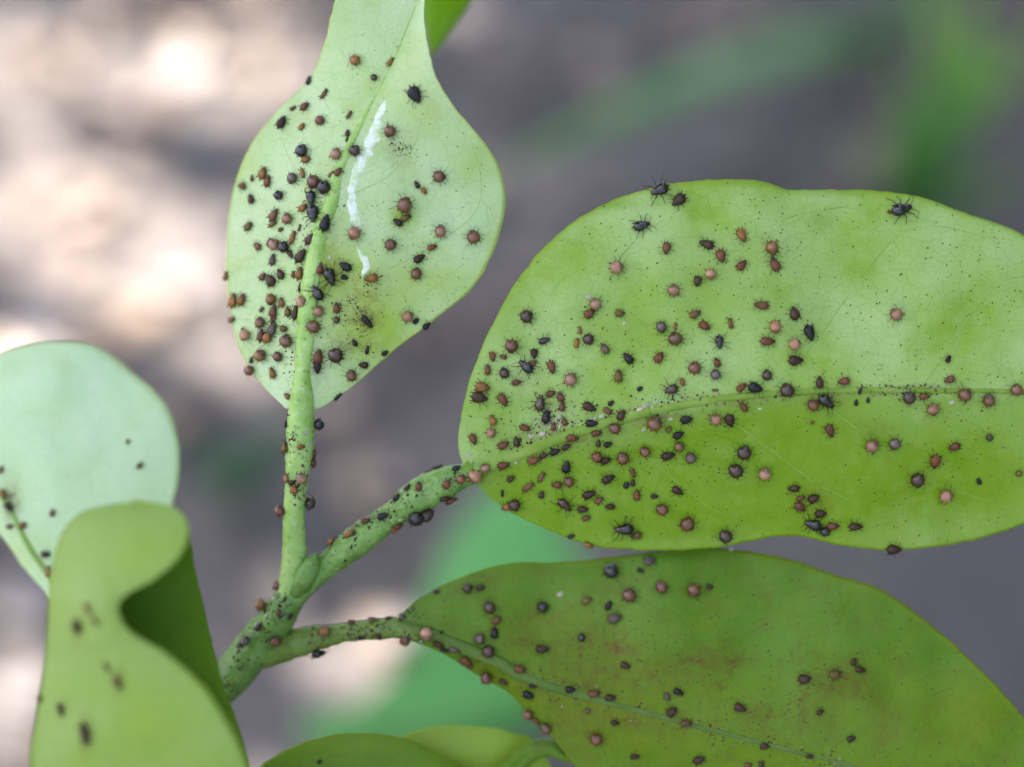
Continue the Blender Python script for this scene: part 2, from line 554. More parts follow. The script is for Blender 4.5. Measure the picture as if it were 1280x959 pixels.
# ------------------------------------------------------------------ unseen shade tree (crown shaped to keep the sun off the plant)
tree_at = Vector((-1.9, 1.3, 0))
tree = empty('unseen_shade_tree', tree_at)
tag(tree, 'unseen leafy tree, its crown shaped to shade the plant and dapple the soil', 'tree')
M_BARK = flat_mat('bark', (0.12, 0.09, 0.065), 0.9, 0.2, 0.5, 30)
M_CROWN = plain_leafy('crown_green', (0.05, 0.11, 0.02), (0.08, 0.15, 0.03), 0.3, 0.4, 3)
# sunlit spots on the soil: (px, py, radius metres)
SPOTS = [(65, 85, 0.075), (310, 80, 0.085), (85, 345, 0.11), (185, 385, 0.06), (5, 870, 0.028), (15, 240, 0.04), (725, 75, 0.012), (450, 850, 0.02), (560, 5, 0.02), (240, 110, 0.04), (290, 480, 0.02), (170, 10, 0.02), (90, 450, 0.04), (660, 230, 0.006)]
spots = []
for (px, py, r_) in SPOTS:
    g = ground_at(px, py)
    spots.append((g.x, g.y, r_))
rc = random.Random(5)
cv, cf = [], []
for i in range(12000):
    gx, gy, h = rc.uniform(-0.85, 0.95), rc.uniform(-0.6, 2.5), rc.uniform(1.9, 2.6)
    if any((gx - sx) ** 2 + ((gy - sy) * 0.8) ** 2 < (sr + 0.022) ** 2 for sx, sy, sr in spots):
        continue
    c = Vector((gx, gy, 0)) + SUN * (h / SUN.z)
    rot = Matrix.Rotation(rc.uniform(0, 6.283), 3, 'Z') @ Matrix.Rotation(rc.gauss(0, 0.5), 3, 'X') @ Matrix.Rotation(rc.gauss(0, 0.5), 3, 'Y')
    L, W = rc.uniform(0.04, 0.06), rc.uniform(0.02, 0.03)
    b0 = len(cv)
    for q in ((-L, 0, 0), (-L * .3, -W, .006), (L * .4, -W * .8, .006), (L, 0, -.01), (L * .4, W * .8, .006), (-L * .3, W, .006), (0, 0, 0)):
        cv.append(c + rot @ Vector(q) - tree_at)
    cf += [(b0, b0 + 1, b0 + 6), (b0 + 1, b0 + 2, b0 + 6), (b0 + 2, b0 + 3, b0 + 6), (b0 + 3, b0 + 4, b0 + 6), (b0 + 4, b0 + 5, b0 + 6), (b0 + 5, b0, b0 + 6)]
tag(mesh_obj('crown', cv, cf, M_CROWN, tree, False), kind='stuff')
tp = [Vector((0, 0, -0.1)), Vector((0.02, 0.03, 0.8)), Vector((-0.06, 0.05, 1.6)), Vector((-0.1, 0.02, 2.4)), Vector((-0.15, 0, 3.0))]
v, f = tube_data(tp, [0.13, 0.10, 0.085, 0.06, 0.03], 12)
mesh_obj('trunk', v, f, M_BARK, tree)
for (dx, dy, dz, z0) in ((1.4, -1.1, 2.35, 1.5), (1.7, 0.3, 2.3, 1.6), (0.9, 0.9, 2.3, 1.7), (0.4, -1.5, 2.3, 1.6), (1.1, -0.2, 2.5, 1.8)):
    a, b = Vector((-0.06, 0.04, z0)), Vector((dx, dy, dz))
    m_ = a.lerp(b, 0.5) + Vector((0, 0, 0.12))
    pts = [Vector(p) for p in cr([tuple(a), tuple(m_), tuple(b)], 10)]
    v, f = tube_data(pts, [0.045 - 0.0036 * i for i in range(11)], 8)
    mesh_obj('limb', v, f, M_BARK, tree)

# shrub added out of view to block sky light from the right
shrub_at = Vector((1.35, 0.35, 0))
shrub = empty('added_shrub', shrub_at)
tag(shrub, 'added tall green shrub out of view, blocking sky light from one side of the plant', 'shrub')
cv, cf = [], []
for i in range(5200):
    c = Vector((rc.uniform(0.62, 2.1), rc.uniform(-1.4, 2.0), rc.uniform(0.05, 2.5)))
    e_ = ((c.x - 1.35) / 0.75) ** 2 + ((c.y - 0.3) / 1.75) ** 2 + ((c.z - 1.2) / 1.35) ** 2
    if e_ > 1 + 0.4 * noise.noise(c * 2.5):
        continue
    rot = Matrix.Rotation(rc.uniform(0, 6.283), 3, 'Z') @ Matrix.Rotation(rc.gauss(0, 0.8), 3, 'X') @ Matrix.Rotation(rc.gauss(0, 0.8), 3, 'Y')
    L, W = rc.uniform(0.06, 0.09), rc.uniform(0.03, 0.045)
    b0 = len(cv)
    for q in ((-L, 0, 0), (-L * .3, -W, .006), (L * .4, -W * .8, .006), (L, 0, -.01), (L * .4, W * .8, .006), (-L * .3, W, .006), (0, 0, 0)):
        cv.append(c + rot @ Vector(q) - shrub_at)
    cf += [(b0 + k, b0 + (k + 1) % 6, b0 + 6) for k in range(6)]
tag(mesh_obj('crown', cv, cf, M_CROWN, shrub, False), kind='stuff')
for k in range(5):
    b = Vector((0.35 * math.cos(k * 1.3), 0.9 * math.sin(k * 1.3), 1.7 + 0.1 * k))
    pts = [Vector(p) for p in cr([(0.03 * math.cos(k), 0.03 * math.sin(k), -0.05), tuple(b * 0.45 + Vector((0, 0, 0.2))), tuple(b)], 8)]
    v, f = tube_data(pts, [0.025 - 0.0022 * i for i in range(9)], 8)
    mesh_obj('trunk', v, f, M_BARK, shrub)

# ------------------------------------------------------------------ the citrus plant
plant_base = P(60, 1300, -12)
plant_base = Vector((plant_base.x - 0.01, plant_base.y + 0.05, 0.0))
plant_base.z = gz(plant_base.x, plant_base.y) - 0.01
plant = empty('citrus_plant', plant_base)
tag(plant, 'green citrus twig with forked stem and aphid covered leaves', 'plant')
LOC = plant_base
SURF = {}


def add_surf(key, verts, faces):
    SURF[key] = BVHTree.FromPolygons([Vector(v) for v in verts], faces)


def spot_field(px, py, spots_):
    s = 0.0
    for (x, y, rx, ry, a) in spots_:
        d = ((px - x) / rx) ** 2 + ((py - y) / ry) ** 2
        if d < 4:
            s += a * math.exp(-d * 1.4)
    return min(1.0, s)


def build_leaf(key, mid, e1, e2, mats, label, n=120, m=34, bulge=(0.0, 0.0), ripple=0.5, thick=0.28, yel=(), stain=(), serr=1.2, side_light_yel=(0.0, 0.0), seed=0.0, half=None, parent=plant):
    """blade from midrib and two margins, all (px, py, mm); e1 = v<0 side, e2 = v>0 side"""
    M, A, B = cr(mid, n), cr(e1, n), cr(e2, n)
    vs, info = [], []
    W_ = 2 * m + 1
    for i in range(n + 1):
        for j in range(-m, m + 1):
            v = j / m
            av = abs(v)
            E = A[i] if v < 0 else B[i]
            px = M[i][0] + (E[0] - M[i][0]) * av
            py = M[i][1] + (E[1] - M[i][1]) * av
            z = M[i][2] + (E[2] - M[i][2]) * av
            bl = bulge[0] if v < 0 else bulge[1]
            z += bl * 4 * av * (1 - av) * math.sin(math.pi * min(1, max(0, i / n)))
            q = Vector((px * 0.008, py * 0.008, seed))
            z += ripple * noise.noise(q) * min(1, av * 3) + ripple * 0.45 * noise.noise(q * 2.7) * min(1, av * 3)
            if av > 0.9 and serr:
                k = (av - 0.9) / 0.1
                s_ = serr * k * (noise.noise(Vector((px * 0.11, py * 0.11, seed + 3))) + 0.8 * noise.noise(Vector((px * 0.035, py * 0.035, seed + 8))))
                dx, dy = E[0] - M[i][0], E[1] - M[i][1]
                dl = math.hypot(dx, dy) + 1e-6
                px += dx / dl * s_
                py += dy / dl * s_
            vs.append(P(px, py, z))
            info.append((px, py, av, i / n, (side_light_yel[0] if v < 0 else side_light_yel[1]) * min(1, av * 12)))
    # normals of the front sheet
    fs = []
    for i in range(n):
        for j in range(W_ - 1):
            k = i * W_ + j
            fs.append((k, k + 1, k + W_ + 1, k + W_))
    nr = [Vector((0, 0, 0)) for _ in vs]
    for f in fs:
        nn = (vs[f[2]] - vs[f[0]]).cross(vs[f[3]] - vs[f[1]])
        for k in f:
            nr[k] += nn
    mid_k = (n // 4) * W_ + m
    flip = nr[mid_k].dot(FWD) > 0
    if flip:
        fs = [tuple(reversed(f)) for f in fs]
        nr = [-q for q in nr]
    nr = [q.normalized() if q.length > 0 else -FWD for q in nr]
    N = len(vs)
    th = thick * 0.001
    allv = list(vs)
    for k in range(N):
        av = info[k][2]
        allv.append(vs[k] - nr[k] * th * (1 - 0.6 * max(0, (av - 0.9) / 0.1)))
    allf = list(fs)
    fm = [0] * len(fs)
    for f in fs:
        allf.append(tuple(k + N for k in reversed(f)))
        fm.append(1)
    ring = [j for j in range(W_)] + [i * W_ + W_ - 1 for i in range(1, n + 1)] + [n * W_ + j for j in range(W_ - 2, -1, -1)] + [i * W_ for i in range(n - 1, 0, -1)]
    for a, b in zip(ring, ring[1:] + ring[:1]):
        allf.append((b, a, a + N, b + N) if not flip else (a, b, b + N, a + N))
        fm.append(0)
    o = mesh_obj('leaf', [q - LOC for q in allv], allf, mats, parent, True, fm)
    me = o.data
    uvl = me.uv_layers.new(name='mm')
    lp = [0] * len(me.loops)
    me.loops.foreach_get('vertex_index', lp)
    uvs = []
    for k in lp:
        px, py = info[k % N][:2]
        uvs += [px * MMPX + seed * 13, -py * MMPX + seed * 7]
    uvl.data.foreach_set('uv', uvs)
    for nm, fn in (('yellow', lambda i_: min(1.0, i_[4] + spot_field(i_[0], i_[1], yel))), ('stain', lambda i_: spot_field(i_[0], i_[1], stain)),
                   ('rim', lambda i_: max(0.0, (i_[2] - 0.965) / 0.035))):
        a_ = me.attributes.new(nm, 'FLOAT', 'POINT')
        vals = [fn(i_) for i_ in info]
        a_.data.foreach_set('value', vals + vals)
    tag(o, label)
    add_surf(key, vs, fs)
    o['_mid'] = 0
    del o['_mid']
    return o, M


def hit(key, px, py, search=14):
    """surface point and normal under a photo pixel (nearest one if the ray just misses)"""
    b = SURF[key]
    for r_ in range(0, search * 2 + 1):
        rad = r_ * 0.5
        for k in range(1 if r_ == 0 else 16):
            an = k * math.pi / 8
            h = b.ray_cast(CAMP, raydir(px + rad * math.cos(an), py + rad * math.sin(an)))
            if h[0] is not None:
                nn = h[1]
                if nn.dot(FWD) > 0:
                    nn = -nn
                return h[0], nn
    return None, None


def part_tube(name, pts_px, leafobj, mat, key=None, sides=12, bump=0.12, n=None, sink=0.35, flat=1.0):
    """tube with points (px, py, mm or None -> on surface key, radius px)"""
    n = n or (len(pts_px) * 6)
    if key:
        S = cr([(p[0], p[1], p[2]) for p in pts_px], n)
        W_, Rr = [], []
        for (px, py, r_) in S:
            h, nn = hit(key, px, py, 6)
            if h is None:
                continue
            rr = max(0.2, r_) * MMPX * 0.001
            W_.append(h - nn * rr * sink)
            Rr.append(rr)
        if len(W_) < 3:
            return None
        # smooth
        for _ in range(2):
            W_ = [W_[0]] + [(W_[i - 1] + W_[i] * 2 + W_[i + 1]) / 4 for i in range(1, len(W_) - 1)] + [W_[-1]]
    else:
        S = cr(pts_px, n)
        W_ = [P(p[0], p[1], p[2]) for p in S]
        Rr = [p[3] * PXM * (DIST - p[2] * 0.001) for p in S]
    v, f = tube_data(W_, Rr, sides, flat, bump, len(pts_px))
    o = mesh_obj(name, [q - LOC for q in v], f, mat, leafobj)
    return o, v, f


# ---- upper leaf with the silvery scar
midA = [(377, 513, -1.5), (379, 470, -0.5), (383, 420, 0.5), (388, 370, 1.2), (396, 315, 1.8), (409, 260, 2), (428, 200, 1.8), (458, 140, 1.2), (487, 86, 0), (512, 30, -2), (532, -30, -6), (548, -75, -14), (560, -60, -24), (556, 0, -29), (540, 66, -31)]
lefA = [(357, 511, -2.5), (325, 478, -4.5), (300, 440, -6.5), (286, 380, -8), (283, 300, -8.5), (292, 235, -8.5), (313, 182, -7.5), (350, 135, -6.5), (385, 100, -5.5), (403, 62, -4), (414, 20, -4.5), (425, -20, -6), (455, -75, -10), (500, -100, -18), (520, -60, -26), (525, 0, -30), (538, 68, -31)]
rigA = [(398, 512, -2), (440, 484, -2), (490, 441, -1.5), (540, 402, -1.5), (590, 361, -1.5), (619, 310, -1.5), (632, 250, -1.5), (622, 205, -0.5), (595, 165, 1.5), (565, 130, 3.5), (545, 95, 4.5), (534, 50, 4), (530, 0, 1), (534, -50, -5), (565, -95, -14), (612, -60, -24), (589, 0, -29), (562, 40, -31), (541, 69, -31)]
leafA, mA = build_leaf('A', midA, lefA, rigA, [M_A, M_TOP], 'young leaf with a silvery scar and a bent back tip', n=150, m=36, bulge=(0.6, 0.9), ripple=0.7, seed=1.0,
                       yel=[(470, 400, 70, 50, 0.9), (440, 340, 50, 40, .8), (540, 350, 60, 35, .6), (400, 330, 22, 60, 0.9), (505, 272, 18, 14, 1.2), (470, 430, 60, 30, .5), (590, 190, 50, 50, .35), (520, 130, 30, 60, .4)],
                       stain=[(459, 400, 16, 14, .6), (445, 385, 30, 36, .35), (470, 360, 24, 24, .25), (414, 340, 22, 22, .45), (440, 430, 50, 16, .35), (398, 460, 16, 24, .4), (496, 185, 18, 24, .3), (410, 300, 14, 30, .3)])
part_tube('midrib', [(378, 490, 9), (380, 470, 12), (381, 445, 14), (384, 410, 15), (392, 340, 14), (404, 280, 12), (421, 220, 9), (450, 155, 6), (487, 86, 2.4), (510, 32, 1.5), (528, -14, 1)], leafA, M_PET, 'A', n=60, sink=0.74, sides=24)
for q in ([(439, 243, .8), (480, 224, .75), (500, 205, .7), (520, 178, .65), (527, 140, .5)], [(450, 345, .9), (500, 330, .8), (560, 295, .75), (597, 262, .6), (601, 220, .5), (590, 180, .45)],
          [(395, 330, .8), (350, 290, .6), (320, 240, .45)], [(410, 262, .7), (370, 215, .6), (350, 170, .45)], [(388, 400, .8), (345, 370, .6), (310, 330, .45)], [(390, 440, .8), (450, 420, .7), (520, 375, .6), (580, 330, .45)], [(448, 300, .5), (436, 330, .6), (442, 380, .6), (455, 400, .5)]):
    part_tube('side_vein', q, leafA, M_VEINA, 'A', sides=6, bump=0, n=26, sink=0.55)
pet = part_tube('petiole', [(352, 765, -9.5, 15), (362, 738, -8.6, 17), (368, 708, -7.4, 16), (368, 676, -6.2, 14.5), (368, 640, -5, 13.5), (371, 600, -4, 14.5), (375, 560, -3.2, 17), (376, 530, -2.5, 17.5), (377, 505, -1.9, 15.5), (379, 475, -1.5, 12.5), (382, 440, -1.2, 9), (385, 410, -1.2, 5)], leafA, M_PET, n=50, sides=16, bump=0.10)
add_surf('PA', pet[1], pet[2])


def sheet(name, key, pts, leafobj, mat, lift=0.05, n=40, jag=0.25, seed=0):
    """thin crusty ribbon lying on a leaf: (px, py, half width px)"""
    S = cr(pts, n)
    vs, fs = [], []
    rows_ = 0
    for i, (px, py, hw) in enumerate(S):
        a, b = S[max(0, i - 1)], S[min(n, i + 1)]
        dx, dy = b[0] - a[0], b[1] - a[1]
        dl = math.hypot(dx, dy) + 1e-6
        ok = []
        for q in (-1, -0.5, 0, 0.5, 1):
            ww = hw * (1 + jag * noise.noise(Vector((px * .12, py * .12, q + seed))))
            h, nn = hit(key, px - dy / dl * ww * q, py + dx / dl * ww * q, 4)
            if h is None:
                ok = None
                break
            up = lift * (1 - q * q) + 0.02 + 0.03 * noise.noise(Vector((px * .2, py * .2, q * 3)))
            ok.append(h + nn * up * 0.001 if abs(q) < 1 else h - nn * 0.00002)
        if ok:
            vs += ok
            rows_ += 1
    for i in range(rows_ - 1):
        for q in range(4):
            k = i * 5 + q
            fs.append((k, k + 1, k + 6, k + 5))
    return mesh_obj(name, [q - LOC for q in vs], fs, mat, leafobj)


tag(sheet('scar', 'A', [(482, 126, 1.5), (474, 145, 5), (466, 170, 7.5), (456, 195, 9), (446, 215, 6.5), (440, 240, 5), (442, 265, 6.5), (446, 282, 5), (447, 292, 1.2)], leafA, M_SCAR, 0.05, 70, 0.9, 2), 'silvery white dried scar')
tag(sheet('scar', 'A', [(446, 308, 1), (452, 320, 3.5), (458, 330, 5), (456, 340, 4), (452, 347, 1)], leafA, M_SCAR, 0.05, 24, 0.9, 6), 'small silvery white scar')

# ---- large leaf
midB = [(583, 590, -4), (640, 572, -2.6), (700, 549, -1), (760, 529, 0.4), (850, 507, 1.6), (950, 493, 2.2), (1050, 488, 2.4), (1150, 488, 2.2), (1280, 490, 1.4), (1380, 497, 0), (1450, 506, -2)]
uppB = [(579, 582, -4.3), (573, 560, -4), (574, 535, -3.6), (581, 498, -3), (593, 457, -2.4), (616, 404, -2), (650, 345, -1.6), (700, 290, -1.4), (750, 258, -1.2), (810, 236, -1), (870, 226, -0.8), (930, 224, -.6), (962, 229, -1), (985, 237, -1.6), (1040, 237, -2.4), (1100, 239, -2.8), (1150, 246, -3), (1200, 264, -3.2), (1235, 275, -3.2), (1280, 294, -3.2), (1360, 350, -2), (1420, 430, -2), (1452, 504, -2)]
lowB = [(588, 598, -4.4), (602, 612, -4.42), (628, 634, -4.5), (680, 660, -4.65), (740, 682, -5.09), (800, 688, -5.2), (870, 687, -5.2), (930, 679, -4.8), (975, 670, -4.4), (1010, 672, -4.4), (1050, 682, -4.6), (1110, 688, -4.8), (1170, 684, -4.8), (1230, 672, -4.6), (1280, 655, -4.4), (1360, 610, -2.5), (1430, 540, -2.2), (1452, 508, -2)]
leafB, mB = build_leaf('B', midB, uppB, lowB, [M_B, M_TOP], 'large leaf with a pale half and a half tinted yellow green as if backlit', n=170, m=44, bulge=(0.5, 0.3), ripple=0.8, seed=2.0, side_light_yel=(0.0, 0.42),  # lower half's even yellow imitates light coming through the blade
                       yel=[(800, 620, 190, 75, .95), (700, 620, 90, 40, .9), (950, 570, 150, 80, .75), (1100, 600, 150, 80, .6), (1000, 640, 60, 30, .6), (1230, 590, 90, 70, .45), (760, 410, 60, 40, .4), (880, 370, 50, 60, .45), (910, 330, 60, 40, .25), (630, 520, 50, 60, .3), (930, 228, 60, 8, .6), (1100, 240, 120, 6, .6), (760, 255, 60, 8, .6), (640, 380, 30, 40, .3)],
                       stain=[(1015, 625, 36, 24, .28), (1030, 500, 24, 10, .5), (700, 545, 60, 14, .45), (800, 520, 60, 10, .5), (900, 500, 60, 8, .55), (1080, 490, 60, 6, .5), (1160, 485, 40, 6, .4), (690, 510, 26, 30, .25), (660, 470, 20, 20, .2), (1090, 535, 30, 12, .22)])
part_tube('midrib', [(560, 598, 15), (600, 586, 13), (645, 571, 11), (700, 549, 10), (760, 530, 9), (850, 508, 7.5), (950, 494, 6.5), (1050, 489, 5.5), (1150, 489, 5), (1280, 491, 4), (1390, 498, 2)], leafB, M_MIDB, 'B', n=90, sink=0.78, sides=24)
for q in ([(700, 548, .8), (730, 430, .7), (770, 330, .6), (800, 295, .55), (850, 262, .45)], [(820, 510, .9), (835, 470, .85), (880, 380, .6), (940, 305, .6), (985, 272, .5), (1060, 258, .4)],
          [(960, 492, .9), (1010, 440, .8), (1060, 370, .75), (1105, 312, .75), (1124, 291, .7), (1160, 282, .6), (1210, 290, .5), (1250, 310, .4)],
          [(1150, 486, .9), (1185, 440, .8), (1225, 380, .7), (1258, 350, .6), (1290, 345, .5)], [(1258, 350, .55), (1258, 320, .5), (1240, 300, .4)],
          [(640, 570, .8), (640, 500, .7), (660, 420, .6), (700, 350, .5)], [(760, 530, .8), (820, 580, .7), (880, 630, .55), (930, 655, .4)], [(880, 502, .8), (960, 560, .7), (1030, 610, .6), (1100, 640, .4)],
          [(1010, 490, .8), (1090, 550, .7), (1160, 600, .6), (1230, 625, .55), (1270, 640, .4)], [(1170, 489, .8), (1230, 540, .7), (1290, 580, .5)], [(690, 552, .7), (740, 600, .6), (790, 650, .4)]):
    part_tube('side_vein', q, leafB, M_VEIN, 'B', sides=6, bump=0, n=34, sink=0.6)
pet = part_tube('petiole', [(345, 778, -8.6, 15), (378, 737, -8, 13.5), (410, 706, -7.5, 16), (445, 678, -7, 20), (490, 645, -6.2, 17), (520, 622, -5.6, 21), (550, 606, -5.2, 21), (578, 595, -4.8, 16), (605, 585, -4.4, 11), (630, 576, -4.2, 6)], leafB, M_PETB, n=60, sides=16, bump=0.12)
add_surf('PB', pet[1], pet[2])
# ---- dark stained leaf
midC = [(492, 785, -7), (530, 796, -6.4), (575, 812, -6), (640, 840, -5.4), (720, 868, -5), (800, 889, -4.6), (870, 908, -4.4), (950, 929, -4.2), (1040, 951, -4), (1120, 974, -4), (1250, 1008, -4.5), (1390, 1040, -6)]
uppC = [(496, 776, -7), (506, 764, -7.2), (530, 745, -8.6), (580, 720, -9.6), (640, 704, -10), (700, 703, -9.6), (760, 697, -8.8), (830, 688, -8.2), (890, 685, -8.2), (950, 691, -8), (1000, 702, -8), (1040, 717, -7.8), (1095, 734, -7.4), (1150, 770, -7), (1200, 812, -6.4), (1243, 855, -6), (1277, 893, -5.8), (1310, 940, -5.6), (1392, 1038, -6)]
lowC = [(496, 794, -7.2), (520, 803, -7.2), (552, 816, -7.2), (600, 846, -7.4), (638, 868, -7.6), (660, 893, -7.8), (690, 922, -8), (722, 962, -8.4), (770, 1010, -9), (900, 1075, -9.5), (1100, 1110, -9), (1280, 1090, -7.5), (1390, 1043, -6)]
leafC, mC = build_leaf('C', midC, uppC, lowC, [M_C, M_TOPD], 'darker green leaf with brown stains', n=150, m=40, bulge=(0.8, 0.6), ripple=1.1, seed=3.0,
                       yel=[(600, 860, 90, 60, .6), (740, 880, 120, 60, .5), (1150, 900, 120, 70, .5), (1230, 880, 50, 60, .5), (680, 780, 60, 40, .35), (780, 800, 80, 50, .3), (900, 870, 120, 50, .45), (820, 930, 120, 40, .5), (1000, 960, 150, 40, .6)],
                       stain=[(740, 850, 60, 40, .3), (650, 800, 24, 22, .4), (735, 795, 60, 50, .22), (775, 810, 34, 10, .4), (850, 835, 50, 22, .35), (905, 825, 36, 16, .4), (1050, 855, 44, 30, .5), (1010, 900, 40, 26, .3), (940, 900, 40, 20, .25), (720, 915, 40, 40, .25), (1110, 905, 30, 30, .25), (800, 900, 70, 20, .3)])
part_tube('midrib', [(470, 787, 11), (510, 791, 10), (560, 808, 9), (640, 840, 8), (720, 868, 7), (800, 889, 6), (870, 908, 5.2), (950, 929, 4.5), (1040, 951, 4), (1120, 974, 3.4), (1250, 1008, 2)], leafC, M_MIDC, 'C', n=80, sink=0.8, sides=24)
for q in ([(640, 838, .8), (720, 790, .7), (800, 745, .6), (870, 720, .4)], [(760, 878, .8), (860, 830, .7), (960, 780, .6), (1040, 755, .4)], [(900, 915, .8), (1000, 860, .7), (1090, 820, .6), (1160, 800, .4)], [(1010, 943, .8), (1100, 895, .7), (1190, 860, .5)], [(720, 868, .7), (770, 920, .6), (830, 970, .4)], [(860, 905, .7), (930, 960, .6), (1000, 1010, .4)]):
    part_tube('side_vein', q, leafC, M_VEINC, 'C', sides=6, bump=0, n=30, sink=0.6)
pet = part_tube('petiole', [(318, 822, -10, 17), (345, 812, -9.6, 19), (375, 803, -9.2, 18), (410, 795, -8.6, 14), (445, 789, -8, 12), (475, 786, -7.6, 13), (500, 786, -7.4, 12), (525, 796, -7.4, 7)], leafC, M_PETC, n=50, sides=16, bump=0.14)
add_surf('PC', pet[1], pet[2])

# ---- pale smooth leaf (behind) and curled leaf (in front)
midG = [(118, 800, -12), (90, 755, -12), (40, 690, -12.5), (5, 625, -13), (-50, 560, -14), (-110, 520, -16)]
uppG = [(126, 796, -12), (180, 715, -13), (218, 625, -14.5), (225, 580, -15), (221, 540, -15.5), (205, 502, -16), (172, 470, -16.5), (140, 444, -17), (112, 430, -17), (60, 427, -17), (20, 435, -17), (-20, 452, -17), (-70, 490, -17), (-112, 518, -16)]
lowG = [(112, 803, -12), (85, 775, -12.5), (58, 742, -13), (28, 708, -13.5), (0, 668, -14), (-40, 625, -14.5), (-80, 570, -15), (-112, 523, -16)]
leafG, mG = build_leaf('G', midG, uppG, lowG, [M_G, M_TOP], 'pale smooth pastel green leaf behind the curled leaf', n=70, m=24, bulge=(1.2, 0.5), ripple=0.8, seed=4.0,
                       yel=[(30, 690, 50, 40, .7), (10, 620, 20, 40, .5)], stain=[(15, 630, 12, 26, .7)])
part_tube('midrib', [(112, 792, 7), (90, 755, 6), (40, 690, 5), (5, 625, 4), (-50, 560, 2.5)], leafG, M_VEIN, 'G', n=30, sink=0.6)

fold = [(175, 1150, 5.2), (80, 1060, 12), (38, 965, 14), (46, 890, 15), (55, 830, 15.5), (59, 780, 16), (61, 735, 16), (66, 700, 16), (78, 665, 15.5), (100, 641, 15), (140, 630, 14.5)]
near = [(185, 1150, 7.4), (330, 1060, 21), (312, 965, 24), (285, 905, 25), (252, 856, 25), (205, 815, 24.5), (160, 786, 24), (150, 752, 23.5), (196, 722, 23.5), (228, 690, 23), (236, 655, 21), (215, 633, 18.5), (170, 627, 17.5)]
far = [(180, 1152, 4.2), (330, 1070, 9), (314, 965, 9), (296, 900, 8), (281, 860, 7.5), (266, 805, 7), (254, 755, 7), (244, 710, 7.5), (239, 680, 9), (230, 650, 11), (205, 632, 13), (172, 628, 14)]
leafH, mH = build_leaf('H', fold, far, near, [M_H, M_TOPD], 'blurred curled leaf folded over a deep green hollow', n=90, m=26, bulge=(-1.5, 3.0), ripple=0.5, seed=5.0, thick=0.3,
                       yel=[(200, 900, 60, 60, .5), (160, 690, 60, 40, .4)], stain=[(108, 917, 7, 24, .9), (98, 784, 8, 16, .6), (148, 850, 9, 18, .5), (77, 887, 7, 12, .6)])

# ---- two small leaves at the foot of the twig
midE = [(300, 1090, -4), (360, 1030, -4), (430, 985, -4.5), (500, 975, -5), (570, 990, -6), (640, 1030, -8)]
uppE = [(298, 1080, -4.2), (318, 968, -4.8), (352, 940, -5), (390, 925, -5), (430, 917, -5), (470, 917, -5.2), (510, 924, -5.6), (545, 939, -6), (575, 962, -6.5), (612, 995, -7), (642, 1028, -8)]
lowE = [(303, 1094, -4.2), (380, 1080, -6), (460, 1060, -7), (540, 1050, -7.5), (600, 1045, -8), (642, 1034, -8)]
leafE, _ = build_leaf('E', midE, uppE, lowE, [M_E, M_TOPD], 'small olive green leaf with a thin pale rim', n=70, m=22, bulge=(0.8, 0.3), ripple=0.4, seed=6.0, yel=[(440, 930, 120, 14, .35)])
midF = [(470, 1010, -11), (520, 985, -11), (570, 965, -11.5), (620, 960, -12), (680, 975, -14)]
uppF = [(466, 1000, -11.2), (500, 924, -12), (530, 912, -12), (570, 907, -12), (615, 910, -12), (640, 916, -12), (668, 926, -12.5), (690, 960, -14)]
lowF = [(474, 1016, -11.2), (540, 1040, -12), (600, 1045, -13), (650, 1020, -14), (686, 982, -14)]
leafF, _ = build_leaf('F', midF, uppF, lowF, [M_F, M_TOP], 'small yellow green leaf behind the olive leaf', n=60, m=20, bulge=(0.6, 0.2), ripple=0.4, seed=7.0)
midK = [(600, 1000, -10), (640, 962, -9), (665, 941, -8.5), (690, 938, -8.5), (720, 955, -9.5)]
uppK = [(592, 996, -10), (632, 950, -9), (655, 931, -9), (685, 924, -9.5), (714, 938, -10), (724, 953, -10)]
lowK = [(606, 1004, -10), (650, 968, -9.5), (672, 950, -9), (690, 947, -9), (722, 957, -9.6)]
leafK, _ = build_leaf('K', midK, uppK, lowK, [M_C, M_TOPD], 'narrow rolled leaf tip between the two lower leaves', n=50, m=14, bulge=(0.5, 0.5), ripple=0.2, seed=8.0)

# ---- stem: from the fork behind the curled leaf down to the soil
low = P(240, 895, -11)
S = cr([(376, 724, -9, 13), (355, 760, -8.5, 22), (330, 795, -9.4, 26), (300, 832, -10, 26), (270, 866, -11, 25), (225, 915, -12, 24), (170, 985, -13, 24), (110, 1090, -14, 25)], 46)
W_ = [P(p[0], p[1], p[2]) for p in S]
Rr = [p[3] * PXM * DIST for p in S]
end = W_[-1]
d0 = (W_[-1] - W_[-3]).normalized()
T = cr([tuple(end), tuple(end + d0 * 0.03 + Vector((0, 0, -0.02))), tuple(plant_base.lerp(end, 0.4) + Vector((-0.004, 0, 0))), tuple(plant_base)], 24)
for k, q in enumerate(T[1:]):
    W_.append(Vector(q))
    Rr.append(Rr[45] * (1 + 0.5 * (k + 1) / 24))
v, f = tube_data(W_, Rr, 18, 1.0, 0.13, 2.0)
mesh_obj('stem', [q - LOC for q in v], f, M_STEM, plant)
add_surf('S', v, f)
# bud in the fork
v, f = tube_data([P(372, 740, -8), P(383, 718, -6.4), P(391, 703, -5.8), P(396, 692, -5.8)], [0.0016, 0.0018, 0.0013, 0.0003], 12, 1, 0.1)
mesh_obj('bud', [q - LOC for q in v], f, M_STEM, plant)
